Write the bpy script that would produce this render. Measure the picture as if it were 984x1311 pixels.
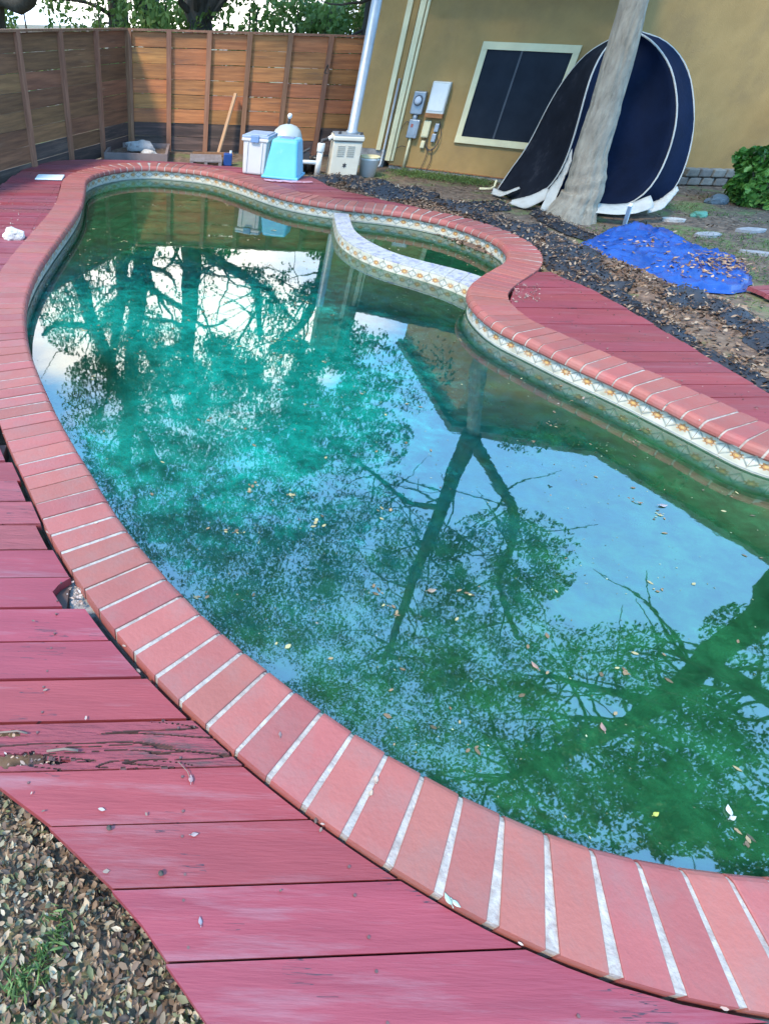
import bpy, math, random
import numpy as np
from mathutils import Vector, noise
R = math.radians
random.seed(7); rng = np.random.default_rng(7)
S = bpy.context.scene
for o in list(bpy.data.objects): bpy.data.objects.remove(o)

# ------------------------------------------------------------------ camera
F, PX, PY, VX, VY, H = 706.6, 234.4, 726.3, 212.8, 1430.2, 1.5      # calibration in photograph pixels (984 wide)
_n = np.array([VX-PX, VY-PY, F]); _n /= np.linalg.norm(_n)
_f = np.array([0, 0, 1.])-_n[2]*_n; _f /= np.linalg.norm(_f)
_r = np.cross(_n, _f)
RM = np.stack([_r, _f, -_n])
def at(x, y, z=0.):                       # pixel -> point on the level z
    r = RM@np.array([x-PX, y-PY, F]); t = (z-H)/r[2]
    return np.array([r[0]*t, r[1]*t, z])
def atD(x, y, D):                         # pixel -> point at horizontal distance D
    r = RM@np.array([x-PX, y-PY, F]); t = D/math.hypot(r[0], r[1])
    return np.array([r[0]*t, r[1]*t, H+r[2]*t])
def on_wall(x, y, P, Q):                  # pixel -> (distance along wall, height)
    r = RM@np.array([x-PX, y-PY, F]); P = np.array(P); Q = np.array(Q)
    n2 = np.array([-(Q-P)[1], (Q-P)[0]]); t = (n2@P)/(n2@r[:2]); p = r*t
    d = (Q-P)/np.linalg.norm(Q-P)
    return float((p[:2]-P)@d), float(H+p[2])
ZW = -0.15                                # water level; coping top is z = 0
GZ = -0.17                                # ground level
def mir(x, y, D):                         # a thing seen mirrored in the water at pixel x, y, standing at distance D
    r = RM@np.array([x-PX, y-PY, F]); t = D/math.hypot(r[0], r[1])
    return np.array([r[0]*t, r[1]*t, 2*ZW-H-r[2]*t])
cd = bpy.data.cameras.new('camera'); cam = bpy.data.objects.new('camera', cd); S.collection.objects.link(cam)
from mathutils import Matrix
M3 = Matrix([list(RM[i]) for i in range(3)])
M3 = M3 @ Matrix(((1, 0, 0), (0, -1, 0), (0, 0, -1)))
cam.matrix_world = Matrix.Translation((0, 0, H)) @ M3.to_4x4()
cd.sensor_fit = 'HORIZONTAL'; cd.sensor_width = 36; cd.lens = F/984*36
cd.shift_x = (492-PX)/984; cd.shift_y = (PY-655.5)/984
cd.clip_start = .05; cd.clip_end = 500
S.camera = cam
S.render.resolution_x = 768; S.render.resolution_y = 1024

# ------------------------------------------------------------------ light
SUN_AZ, SUN_EL = R(-128), R(48)
w = bpy.data.worlds.new('World'); S.world = w; w.use_nodes = True
nt = w.node_tree; N = nt.nodes; L = nt.links; N.clear()
sky = N.new('ShaderNodeTexSky'); sky.sky_type = 'NISHITA'; sky.sun_disc = False
sky.sun_elevation = SUN_EL; sky.sun_rotation = SUN_AZ; sky.dust_density = .4; sky.air_density = 1.2; sky.ozone_density = 1.5
tc = N.new('ShaderNodeTexCoord'); mp = N.new('ShaderNodeMapping'); mp.inputs['Scale'].default_value = (1, 1, 2.6); mp.inputs['Location'].default_value = (2.1, 1.4, .7)
ns = N.new('ShaderNodeTexNoise'); ns.inputs['Scale'].default_value = 1.7; ns.inputs['Detail'].default_value = 7; ns.inputs['Roughness'].default_value = .55
cr = N.new('ShaderNodeValToRGB'); cr.color_ramp.elements[0].position = .50; cr.color_ramp.elements[1].position = .68
mx = N.new('ShaderNodeMixRGB'); mx.inputs[2].default_value = (21.5, 20.5, 19, 1)
bg = N.new('ShaderNodeBackground'); bg.inputs['Strength'].default_value = .15
ow = N.new('ShaderNodeOutputWorld')
L.new(tc.outputs['Generated'], mp.inputs[0]); L.new(mp.outputs[0], ns.inputs['Vector']); 
dp = N.new('ShaderNodeVectorMath'); dp.operation = 'DOT_PRODUCT'; dp.inputs[1].default_value = (-.04, .97, .22)
L.new(tc.outputs['Generated'], dp.inputs[0]); bk_ = N.new('ShaderNodeMapRange'); bk_.inputs[1].default_value = .90; bk_.inputs[2].default_value = .985; bk_.inputs[3].default_value = -.10; bk_.inputs[4].default_value = .24
L.new(dp.outputs['Value'], bk_.inputs[0]); ad = N.new('ShaderNodeMath'); ad.operation = 'ADD'; L.new(ns.outputs[0], ad.inputs[0]); L.new(bk_.outputs[0], ad.inputs[1]); L.new(ad.outputs[0], cr.inputs[0])
L.new(cr.outputs[0], mx.inputs[0]); hz = N.new('ShaderNodeMixRGB'); hz.inputs[0].default_value = .72; hz.inputs[2].default_value = (4.8, 12.0, 22.5, 1); L.new(sky.outputs[0], hz.inputs[1]); L.new(hz.outputs[0], mx.inputs[1]); L.new(mx.outputs[0], bg.inputs[0]); L.new(bg.outputs[0], ow.inputs[0])
sd = bpy.data.lights.new('sun', 'SUN'); sd.energy = 4.0; sd.angle = R(9); sd.color = (1, .88, .70)
so = bpy.data.objects.new('sun', sd); S.collection.objects.link(so)
sdir = Vector((math.sin(SUN_AZ)*math.cos(SUN_EL), math.cos(SUN_AZ)*math.cos(SUN_EL), math.sin(SUN_EL)))
so.rotation_euler = sdir.to_track_quat('Z', 'Y').to_euler(); so.location = (0, 0, 12)
S.view_settings.view_transform = 'Standard'; S.view_settings.look = 'None'; S.view_settings.exposure = 0.46; S.view_settings.gamma = 1

# ------------------------------------------------------------------ helpers
COL = S.collection
class MB:
    def __init__(s): s.v = []; s.f = []
    def add(s, vs, fs):
        k = len(s.v); s.v += [tuple(map(float, p)) for p in vs]; s.f += [tuple(i+k for i in f) for f in fs]
    def box(s, c, size, rz=0, M=None, taper=1., topoff=(0, 0)):
        hx, hy, hz = [q/2 for q in size]; vs = []
        for z in (-1, 1):
            k = taper if z > 0 else 1
            for x, y in ((-1, -1), (1, -1), (1, 1), (-1, 1)):
                px, py = x*hx*k+(topoff[0] if z > 0 else 0), y*hy*k+(topoff[1] if z > 0 else 0)
                a, b = math.cos(rz), math.sin(rz)
                p = Vector((px*a-py*b, px*b+py*a, z*hz))
                if M is not None: p = M @ p
                vs.append(Vector(c)+p)
        s.add(vs, [(3, 2, 1, 0), (4, 5, 6, 7), (0, 1, 5, 4), (1, 2, 6, 5), (2, 3, 7, 6), (3, 0, 4, 7)])
    def tube(s, pts, rad, n=8, cap=True):
        pts = [Vector(p) for p in pts]
        if not hasattr(rad, '__len__'): rad = [rad]*len(pts)
        prev = None; rings = []
        for i, p in enumerate(pts):
            d = (pts[min(i+1, len(pts)-1)]-pts[max(i-1, 0)]).normalized()
            if prev is None: a = d.orthogonal().normalized()
            else:
                a = (prev-d*prev.dot(d)); a = a.normalized() if a.length > 1e-6 else d.orthogonal().normalized()
            prev = a; b = d.cross(a)
            rings.append([p+(a*math.cos(2*math.pi*k/n)+b*math.sin(2*math.pi*k/n))*rad[i] for k in range(n)])
        vs = [q for r_ in rings for q in r_]; fs = []
        for i in range(len(pts)-1):
            for k in range(n):
                fs.append((i*n+k, i*n+(k+1) % n, (i+1)*n+(k+1) % n, (i+1)*n+k))
        if cap: fs.append(tuple(range(n-1, -1, -1))); fs.append(tuple((len(pts)-1)*n+k for k in range(n)))
        s.add(vs, fs)
    def lathe(s, c, prof, n=20):
        vs = []; fs = []
        for r_, z in prof:
            for k in range(n): vs.append((c[0]+r_*math.cos(2*math.pi*k/n), c[1]+r_*math.sin(2*math.pi*k/n), c[2]+z))
        for i in range(len(prof)-1):
            for k in range(n): fs.append((i*n+k, i*n+(k+1) % n, (i+1)*n+(k+1) % n, (i+1)*n+k))
        fs.append(tuple(range(n-1, -1, -1))); fs.append(tuple((len(prof)-1)*n+k for k in range(n)))
        s.add(vs, fs)
    def prism(s, poly, z0, z1):
        if sum(poly[i-1][0]*poly[i][1]-poly[i][0]*poly[i-1][1] for i in range(len(poly))) < 0: poly = poly[::-1]
        n = len(poly); vs = [(p[0], p[1], z0) for p in poly]+[(p[0], p[1], z1) for p in poly]
        s.add(vs, [tuple(range(n-1, -1, -1)), tuple(range(n, 2*n))]+[(i, (i+1) % n, (i+1) % n+n, i+n) for i in range(n)])
    def build(s, name, m=None, parent=None, smooth=False):
        me = bpy.data.meshes.new(name); me.from_pydata(s.v, [], s.f); me.update()
        if m: me.materials.append(m)
        if smooth:
            me.polygons.foreach_set('use_smooth', [True]*len(me.polygons))
        o = bpy.data.objects.new(name, me); COL.objects.link(o)
        if parent: o.parent = parent
        return o
def tag(o, label=None, cat=None, group=None, kind=None):
    if label: o['label'] = label
    if cat: o['category'] = cat
    if group: o['group'] = group
    if kind: o['kind'] = kind
    return o
def empty(name, loc=(0, 0, 0), rz=0):
    o = bpy.data.objects.new(name, None); COL.objects.link(o); o.location = loc; o.rotation_euler = (0, 0, rz); return o
def bevel(o, wd=.01, seg=2):
    b = o.modifiers.new('bevel', 'BEVEL'); b.width = wd; b.segments = seg; b.limit_method = 'ANGLE'; b.angle_limit = R(35)
    return o
def thing(name, loc, label, cat, group=None, rz=0):
    return tag(empty(name, loc, rz), label, cat, group)

def lin(r, g, b): return tuple(((c/255)/12.92 if c/255 <= .04045 else ((c/255+.055)/1.055)**2.4) for c in (r, g, b))
def mat(name, col, col2=None, rough=.7, scale=6., detail=6, bump=.0, bscale=None, rnd=0., dirt=None, dscale=3., dthr=(.5, .7), metal=0., stretch=None, spec=.5, coord='Object', damt=1.):
    m = bpy.data.materials.new(name); m.use_nodes = True; t = m.node_tree; n = t.nodes; l = t.links
    b = n['Principled BSDF']; b.inputs['Roughness'].default_value = rough; b.inputs['Metallic'].default_value = metal
    b.inputs['Specular IOR Level'].default_value = spec
    col2 = col2 or tuple(c*.75 for c in col)
    tc = n.new('ShaderNodeTexCoord'); mp = n.new('ShaderNodeMapping'); l.new(tc.outputs[coord], mp.inputs[0])
    if stretch: mp.inputs['Scale'].default_value = stretch
    if rnd:
        oi = n.new('ShaderNodeObjectInfo'); mu = n.new('ShaderNodeMath'); mu.operation = 'MULTIPLY'; mu.inputs[1].default_value = 37.
        l.new(oi.outputs['Random'], mu.inputs[0]); l.new(mu.outputs[0], mp.inputs['Location'])
    ns = n.new('ShaderNodeTexNoise'); ns.inputs['Scale'].default_value = scale; ns.inputs['Detail'].default_value = detail; ns.inputs['Roughness'].default_value = .62
    l.new(mp.outputs[0], ns.inputs['Vector'])
    rp = n.new('ShaderNodeValToRGB'); rp.color_ramp.elements[0].position = .32; rp.color_ramp.elements[1].position = .68
    rp.color_ramp.elements[0].color = (*col2, 1); rp.color_ramp.elements[1].color = (*col, 1)
    l.new(ns.outputs[0], rp.inputs[0]); out = rp.outputs[0]
    if dirt:
        n2 = n.new('ShaderNodeTexNoise'); n2.inputs['Scale'].default_value = dscale; n2.inputs['Detail'].default_value = 9; n2.inputs['Roughness'].default_value = .7
        l.new(mp.outputs[0], n2.inputs['Vector'])
        r2 = n.new('ShaderNodeValToRGB'); r2.color_ramp.elements[0].position = dthr[0]; r2.color_ramp.elements[1].position = dthr[1]
        r2.color_ramp.elements[1].color = (damt, damt, damt, 1)
        l.new(n2.outputs[0], r2.inputs[0]); mi = n.new('ShaderNodeMixRGB'); l.new(r2.outputs[0], mi.inputs[0]); l.new(out, mi.inputs[1]); mi.inputs[2].default_value = (*dirt, 1); out = mi.outputs[0]
    if rnd:
        hs = n.new('ShaderNodeHueSaturation'); mr = n.new('ShaderNodeMapRange'); mr.inputs[3].default_value = 1-rnd; mr.inputs[4].default_value = 1+rnd
        l.new(oi.outputs['Random'], mr.inputs[0]); l.new(mr.outputs[0], hs.inputs['Value'])
        mr2 = n.new('ShaderNodeMapRange'); mr2.inputs[3].default_value = .5-rnd*.05; mr2.inputs[4].default_value = .5+rnd*.05
        fr = n.new('ShaderNodeMath'); fr.operation = 'FRACT'; m7 = n.new('ShaderNodeMath'); m7.operation = 'MULTIPLY'; m7.inputs[1].default_value = 17.3
        l.new(oi.outputs['Random'], m7.inputs[0]); l.new(m7.outputs[0], fr.inputs[0]); l.new(fr.outputs[0], mr2.inputs[0]); l.new(mr2.outputs[0], hs.inputs['Hue'])
        l.new(out, hs.inputs['Color']); out = hs.outputs[0]
    l.new(out, b.inputs['Base Color'])
    if bump:
        nb = n.new('ShaderNodeTexNoise'); nb.inputs['Scale'].default_value = bscale or scale*6; nb.inputs['Detail'].default_value = 6
        l.new(mp.outputs[0], nb.inputs['Vector']); bp = n.new('ShaderNodeBump'); bp.inputs['Strength'].default_value = bump; bp.inputs['Distance'].default_value = .01
        l.new(nb.outputs[0], bp.inputs['Height']); l.new(bp.outputs[0], b.inputs['Normal'])
    return m
def leafmat(name, cols, trans=.35, rough=.6):     # colour picked per leaf from the face attribute 'tone'
    m = bpy.data.materials.new(name); m.use_nodes = True; t = m.node_tree; n = t.nodes; l = t.links
    b = n['Principled BSDF']; b.inputs['Roughness'].default_value = rough
    a = n.new('ShaderNodeAttribute'); a.attribute_name = 'tone'; rp = n.new('ShaderNodeValToRGB'); rp.color_ramp.interpolation = 'LINEAR'
    e = rp.color_ramp.elements
    while len(e) < len(cols): e.new(.5)
    for i, c in enumerate(cols): e[i].position = i/(len(cols)-1); e[i].color = (*c, 1)
    l.new(a.outputs['Fac'], rp.inputs[0]); l.new(rp.outputs[0], b.inputs['Base Color'])
    if trans:
        tr = n.new('ShaderNodeBsdfTranslucent'); l.new(rp.outputs[0], tr.inputs[0]); mi = n.new('ShaderNodeMixShader'); mi.inputs[0].default_value = trans
        l.new(b.outputs[0], mi.inputs[1]); l.new(tr.outputs[0], mi.inputs[2]); l.new(mi.outputs[0], n['Material Output'].inputs[0])
    return m
def leaves(name, P, size, m, parent=None, flat=0., tone=None, curl=.25, aspect=.5):
    """many small leaves, each a folded 6-point blade; P (n,3)"""
    P = np.asarray(P, float); n = len(P); size = np.broadcast_to(size, (n,)).astype(float)
    ax = rng.normal(size=(n, 3)); ax[:, 2] *= (1-flat); ax /= np.linalg.norm(ax, axis=1)[:, None]
    up = rng.normal(size=(n, 3))*(1-flat)+np.array([0, 0, 1.])*flat*2.2
    sd_ = np.cross(up, ax); sd_ /= np.linalg.norm(sd_, axis=1)[:, None]+1e-9; nn = np.cross(ax, sd_)
    s1 = size[:, None]; w_ = s1*aspect*rng.uniform(.7, 1.2, (n, 1)); cu = s1*curl*rng.uniform(-.2, 1.2, (n, 1))
    V = np.stack([P-ax*s1*.5+nn*cu*.5, P-ax*s1*.1+sd_*w_*.5+nn*cu*.35, P+ax*s1*.28+sd_*w_*.36+nn*cu*.45, P+ax*s1*.5+nn*cu*.7, P+ax*s1*.28-sd_*w_*.36+nn*cu*.45, P-ax*s1*.1-sd_*w_*.5+nn*cu*.35, P-ax*s1*.1, P+ax*s1*.28], 1).reshape(-1, 3)
    base = (np.arange(n)*8)[:, None]
    Fc = np.stack([base+np.array([0, 6, 1, 0])[None, :]*1, ], 1)
    quads = np.concatenate([base+np.array([[6, 7, 2, 1]]), base+np.array([[5, 4, 7, 6]])], 1).reshape(-1, 4)
    tris = np.concatenate([base+np.array([[0, 6, 1]]), base+np.array([[0, 5, 6]]), base+np.array([[7, 3, 2]]), base+np.array([[4, 3, 7]])], 1).reshape(-1, 3)
    me = bpy.data.meshes.new(name); me.vertices.add(len(V)); me.vertices.foreach_set('co', V.ravel())
    nl = len(quads)*4+len(tris)*3; me.loops.add(nl); me.loops.foreach_set('vertex_index', np.concatenate([quads.ravel(), tris.ravel()]).astype(np.int32))
    npg = len(quads)+len(tris); me.polygons.add(npg)
    st = np.concatenate([np.arange(len(quads))*4, len(quads)*4+np.arange(len(tris))*3]).astype(np.int32); me.polygons.foreach_set('loop_start', st)
    me.update(calc_edges=True); me.validate()
    tn = rng.random(n) if tone is None else tone
    at_ = me.attributes.new('tone', 'FLOAT', 'FACE'); at_.data.foreach_set('value', np.concatenate([np.repeat(tn, 2), np.repeat(tn, 4)]).astype(np.float32))
    me.materials.append(m); o = bpy.data.objects.new(name, me); COL.objects.link(o)
    if parent: o.parent = parent
    return o
def foliage(name, P, size, m, parent=None, tone=None, aspect=.55):
    """light four-cornered leaves for crowns"""
    P = np.asarray(P, float); n = len(P); size = np.broadcast_to(size, (n,)).astype(float)
    ax = rng.normal(size=(n, 3)); ax /= np.linalg.norm(ax, axis=1)[:, None]
    u = rng.normal(size=(n, 3)); s_ = np.cross(u, ax); s_ /= np.linalg.norm(s_, axis=1)[:, None]; nn = np.cross(ax, s_)
    a = ax*size[:, None]*.5; b = s_*size[:, None]*.5*aspect
    V = np.stack([P-a, P-a*.1+b, P+a+nn*size[:, None]*.15, P-a*.1-b], 1).reshape(-1, 3)
    me = bpy.data.meshes.new(name); me.vertices.add(4*n); me.vertices.foreach_set('co', V.ravel())
    me.loops.add(4*n); me.loops.foreach_set('vertex_index', np.arange(4*n, dtype=np.int32)); me.polygons.add(n)
    me.polygons.foreach_set('loop_start', (np.arange(n)*4).astype(np.int32)); me.update(calc_edges=True)
    tn = rng.random(n) if tone is None else tone
    me.attributes.new('tone', 'FLOAT', 'FACE').data.foreach_set('value', tn.astype(np.float32))
    me.materials.append(m); o = bpy.data.objects.new(name, me); COL.objects.link(o)
    if parent: o.parent = parent
    return o

# ------------------------------------------------------------------ materials
m_brick = mat('painted_brick', (.335, .088, .068), (.295, .074, .057), rough=.62, scale=5, bump=.25, bscale=70, rnd=.11, dirt=(.24, .12, .10), dscale=7, dthr=(.45, .8), damt=.7)
m_mortar = mat('cream_mortar', (.46, .40, .34), (.27, .22, .19), rough=.85, scale=22, bump=.5, bscale=90, dirt=(.24, .17, .15), dscale=26, dthr=(.5, .7))
m_board = mat('painted_board', (.265, .037, .042), (.205, .026, .031), rough=.5, scale=4, bump=.22, bscale=30, rnd=.09, stretch=(.5, 5, 5), dirt=(.27, .13, .135), dscale=3.4, dthr=(.52, .8), damt=.8)
m_board2 = mat('weathered_painted_board', (.29, .06, .066), (.19, .038, .043), rough=.65, scale=7, bump=.5, bscale=30, rnd=.14, stretch=(.5, 5, 5), dirt=(.10, .07, .07), dscale=5, dthr=(.55, .72), damt=.75)
def cracks(m):
    t = m.node_tree; n = t.nodes; l = t.links; b = n['Principled BSDF']; src = b.inputs['Base Color'].links[0].from_socket
    tc = n.new('ShaderNodeTexCoord'); mp = n.new('ShaderNodeMapping'); mp.inputs['Scale'].default_value = (1.1, 26, 1); mp.inputs['Rotation'].default_value = (0, 0, -R(3.4)); l.new(tc.outputs['Object'], mp.inputs[0])
    a = n.new('ShaderNodeTexNoise'); a.inputs['Scale'].default_value = 1.6; a.inputs['Detail'].default_value = 4; l.new(mp.outputs[0], a.inputs['Vector'])
    q = n.new('ShaderNodeMath'); q.operation = 'SUBTRACT'; q.inputs[1].default_value = .5; l.new(a.outputs[0], q.inputs[0]); q2 = n.new('ShaderNodeMath'); q2.operation = 'ABSOLUTE'; l.new(q.outputs[0], q2.inputs[0])
    q3 = n.new('ShaderNodeMath'); q3.operation = 'LESS_THAN'; q3.inputs[1].default_value = .006; l.new(q2.outputs[0], q3.inputs[0])
    c = n.new('ShaderNodeTexNoise'); c.inputs['Scale'].default_value = 3.3; c.inputs['Detail'].default_value = 2; l.new(tc.outputs['Object'], c.inputs['Vector'])
    c2 = n.new('ShaderNodeMath'); c2.operation = 'GREATER_THAN'; c2.inputs[1].default_value = .57; l.new(c.outputs[0], c2.inputs[0]); mu = n.new('ShaderNodeMath'); mu.operation = 'MULTIPLY'; l.new(q3.outputs[0], mu.inputs[0]); l.new(c2.outputs[0], mu.inputs[1])
    mi = n.new('ShaderNodeMixRGB'); l.new(mu.outputs[0], mi.inputs[0]); l.new(src, mi.inputs[1]); mi.inputs[2].default_value = (.06, .02, .025, 1); l.new(mi.outputs[0], b.inputs['Base Color'])
cracks(m_board); cracks(m_board2)
m_rot = mat('rotten_board_paint', (.25, .042, .050), (.17, .03, .036), rough=.8, scale=9, bump=.9, bscale=30, stretch=(.6, 4, 4), dirt=(.06, .04, .035), dscale=7, dthr=(.56, .68))
m_rawwood = mat('raw_dark_wood', (.10, .045, .04), (.05, .025, .022), rough=.95, scale=20)
m_joist = mat('deck_joist', (.10, .06, .05), rough=.9)
m_concrete = mat('grey_concrete', (.36, .34, .32), (.22, .21, .20), rough=.9, scale=9, bump=.5, dirt=(.12, .10, .09), dscale=6)
m_plaster = mat('pool_plaster', (.62, .74, .64), (.42, .56, .44), rough=.8, scale=1.3, detail=8, dirt=(.20, .30, .12), dscale=2.2, dthr=(.42, .7), damt=.75)
m_plaster_shallow = mat('algae_covered_plaster', (.46, .50, .26), (.24, .30, .13), rough=.8, scale=4, detail=9, dirt=(.07, .12, .04), dscale=7, dthr=(.48, .62))
m_fence = mat('fence_wood', (.52, .20, .066), (.28, .10, .034), rough=.75, scale=3.2, bump=.4, bscale=24, rnd=.22, stretch=(.5, .5, 9), dirt=(.16, .08, .05), dscale=2.5, dthr=(.55, .75))
m_fence_side = mat('fence_wood_dull', (.30, .13, .055), (.14, .06, .027), rough=.8, scale=3, bump=.4, bscale=24, rnd=.25, stretch=(.5, .5, 9), dirt=(.34, .20, .11), dscale=2.2, dthr=(.6, .75))  # darker, duller version of the fence wood with lighter streaks
m_fence_low = mat('fence_wood_dark', (.11, .065, .05), (.05, .035, .03), rough=.85, scale=3, bump=.4, rnd=.2, stretch=(.5, .5, 8), dirt=(.20, .12, .09), dscale=2)  # darker wood for the lowest rows of both fences
m_post = mat('fence_post_wood', (.36, .17, .09), (.22, .095, .05), rough=.8, scale=4, stretch=(8, 8, .6), bump=.4, rnd=.15)
m_wall = mat('tan_stucco', (.42, .255, .09), (.35, .21, .072), rough=.85, scale=3, bump=.5, bscale=90, dirt=(.22, .14, .065), dscale=1.6, dthr=(.48, .8), damt=.7)
m_wall_up = mat('upper_siding', (.30, .26, .17), rough=.85, scale=2)
m_trim = mat('cream_trim', (.78, .68, .40), (.68, .58, .34), rough=.6, scale=5, dirt=(.45, .36, .22), dscale=4, dthr=(.6, .8), damt=.5)
m_roof = mat('brown_shingle', (.12, .10, .085), (.07, .06, .05), rough=.95, scale=9)
m_glass = mat('dark_window_screen', (.018, .024, .034), (.010, .013, .02), rough=.5, scale=3, spec=.12)
m_metal = mat('grey_metal', (.42, .45, .47), (.30, .32, .34), rough=.45, metal=.4, scale=5, dirt=(.22, .19, .17), dscale=6, dthr=(.6, .8))
m_rust = mat('rusty_metal', (.40, .17, .06), (.20, .08, .03), rough=.85, scale=9)
m_white = mat('white_plastic', (.76, .76, .73), (.66, .66, .62), rough=.45, scale=4, dirt=(.40, .38, .33), dscale=6, dthr=(.58, .8), damt=.6)
m_grass = None

# ------------------------------------------------------------------ pool outline (top edge of the coping nose, in order)
near = [(984,1121),(950,1119),(900,1110),(870,1106),(814,1098),(755,1083),(698,1062),(646.7,1042),(594.8,1016),(544.6,990),(498.7,962.7),(455.7,936),(415,908),(377,881),(343,855),(310,829),(285,808),(260,785),(236,761),(216,740),(198,719),(181,699),(160,672),(139,642),(121,609),(110.6,593),(100.8,578),(92.7,564),(85.4,550.7),(77,537.6),(71.5,526),(65.9,513.7),(56,491.8),(47,471),(38,447),(35,432),(32.8,412),(32.8,398),(34,386),(38,370),(44.7,354),(52,339.4),(65,320),(76.4,304.5),(91,285),(100.8,271),(106.5,259),(108.8,247),(110.5,231)]
far = [(114.5,226.8),(121,222.9),(131,219.7),(147,215.8),(165.7,213.4),(186,212.4),(202,213),(222.6,214.6),(243,216.6),(260,218.7),(270,220.3),(295,227.4),(321,236.2),(346,245),(371.6,252),(397,256.6),(427.5,261.4),(460,265.4),(492.5,268.5),(519,272),(545,276.5),(571.7,282.5),(598,290.3),(624.6,300.5),(640,309),(648.5,317.5),(650.5,325.5),(649,331.5),(641,337.5),(629.8,343.5),(618.4,350),(608.4,357),(601.3,362.5),(598.5,368),(597.8,376),(600,382.4),(605.6,389.5),(614,398),(622.7,406),(632.6,413),(645.4,420.5),(663,428),(678.5,435),(694.8,443),(711,451),(730,459.5),(748.6,468),(788,484.3),(809.4,494.5),(831.8,504.6),(852,515),(876.5,526.6),(900,537.6),(923,549.2),(946.6,561),(984,580)]
pn = [at(*p)[:2] for p in near]; pf = [at(*p)[:2] for p in far]
off = [np.array(p) for p in ((3.20,2.3),(3.24,1.85),(3.2,1.4),(3.02,1.0),(2.72,.72),(2.35,.56),(1.95,.48))]
raw = np.array(pn+pf+off)                              # runs clockwise seen from above
def resample(P, step):
    Q = np.vstack([P, P[:1]]); d = np.r_[0, np.cumsum(np.linalg.norm(np.diff(Q, axis=0), axis=1))]
    n = int(d[-1]/step); s = np.arange(n)*d[-1]/n
    return np.stack([np.interp(s, d, Q[:, 0]), np.interp(s, d, Q[:, 1])], 1), d[-1]
def smooth(P, sig, it=1):
    k = np.exp(-.5*(np.arange(-12, 13)/sig)**2); k /= k.sum()
    return np.stack([np.convolve(np.r_[P[-12:, i], P[:, i], P[:12, i]], k, 'valid') for i in (0, 1)], 1)
C, _ = resample(raw, .02)
C = smooth(C, 4.5)
Cw = None
def normals(P):
    T = np.roll(P, -1, 0)-np.roll(P, 1, 0); T /= np.linalg.norm(T, axis=1)[:, None]
    return T, np.stack([-T[:, 1], T[:, 0]], 1)         # outward for a clockwise loop is the left side
T_, N_ = normals(C)
area = .5*np.sum(C[:, 0]*np.roll(C[:, 1], -1)-np.roll(C[:, 0], -1)*C[:, 1])
if area > 0: N_ = -N_
C, LEN = resample(C, .02); C = smooth(C, 2.0); T_, N_ = normals(C)
if area > 0: N_ = -N_
W = .295
N2 = smooth(N_, 5.); N2 /= np.linalg.norm(N2, axis=1)[:, None]
OUT = C+N2*W                                            # outer edge of the coping
WALL = C+N_*.045
cum = np.r_[0, np.cumsum(np.linalg.norm(np.diff(np.vstack([C, C[:1]]), axis=0), axis=1))]; LEN = cum[-1]
def samp(A, s):
    s = s % LEN; B = np.vstack([A, A[:1]])
    return np.array([np.interp(s, cum, B[:, 0]), np.interp(s, cum, B[:, 1])])

pool = thing('swimming_pool', (1, 4, 0), 'kidney shaped green pool with tiled rim, raised spa corner and brick coping', 'pool')
pool.location = (0, 0, 0)
# coping: one mortar bed, one object for each brick
prof_m = [(.016, -.058), (.004, -.046), (.004, -.030), (.013, -.012), (.031, -.0035), (W-.004, -.0035), (W-.004, -.10)]
mb = MB(); n = len(C)
for i in range(0, n, 2):
    for d, z in prof_m: p = C[i]+(OUT[i]-C[i])*d/W; mb.v.append((p[0], p[1], z))
k = len(prof_m); nn_ = len(mb.v)//k
for i in range(nn_):
    for j in range(k-1):
        a = i*k+j; b = ((i+1) % nn_)*k+j; mb.f.append((a, b, b+1, a+1))
coping = mb.build('coping', m_mortar, pool)
NB = int(round(LEN/.1055)); pitch = LEN/NB
for i in range(NB):
    s = (i+.5)*pitch
    c0 = samp(C, s); o0 = samp(OUT, s); nv = (o0-c0)/np.linalg.norm(o0-c0)
    t = samp(C, s+.03)-samp(C, s-.03); t -= nv*(t@nv); t /= np.linalg.norm(t)
    op = np.linalg.norm(samp(OUT, s+pitch/2)-samp(OUT, s-pitch/2))
    dot = (samp(OUT, s+pitch/2)-samp(OUT, s-pitch/2))@t
    hi = .0468+random.uniform(-.001, .001); ho = min(.0500, max(.006, (op if dot > 0 else 0)/2-.0035))
    prof = [(.014, -.060), (.001, -.047), (-.001, -.031), (.003, -.017), (.0115, -.0065), (.023, -.001), (.032, 0), (W, 0), (W, -.062)]
    dz = random.uniform(-.0012, .0012); tl = random.uniform(-.002, .002); yaw = random.uniform(-.006, .006)
    vs = []
    for sgn in (-1, 1):
        for d, z in prof:
            h = hi+(ho-hi)*d/W
            p = c0+nv*d+t*(sgn*h+yaw*d)
            e = 0.0
            vs.append((p[0], p[1], z+dz+tl*sgn))
    # small chamfer on the long edges
    ch = []
    for sgn in (-1, 1):
        for d, z in prof:
            h = hi+(ho-hi)*d/W-.0025; p = c0+nv*d+t*(sgn*h+yaw*d); ch.append((p[0], p[1], z+dz+tl*sgn+(.0022 if d > .0 else 0)))
    K = len(prof); V = vs+ch; Fs = []
    for j in range(K-1):
        Fs.append((2*K+j, 3*K+j, 3*K+j+1, 2*K+j+1)); Fs.append((j, 2*K+j, 2*K+j+1, j+1)); Fs.append((3*K+j, K+j, K+j+1, 3*K+j+1))
    Fs.append(tuple(range(K-1, -1, -1))); Fs.append(tuple(range(K, 2*K)))
    b = MB(); b.add(V, Fs); b.build('brick', m_brick, coping)

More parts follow.
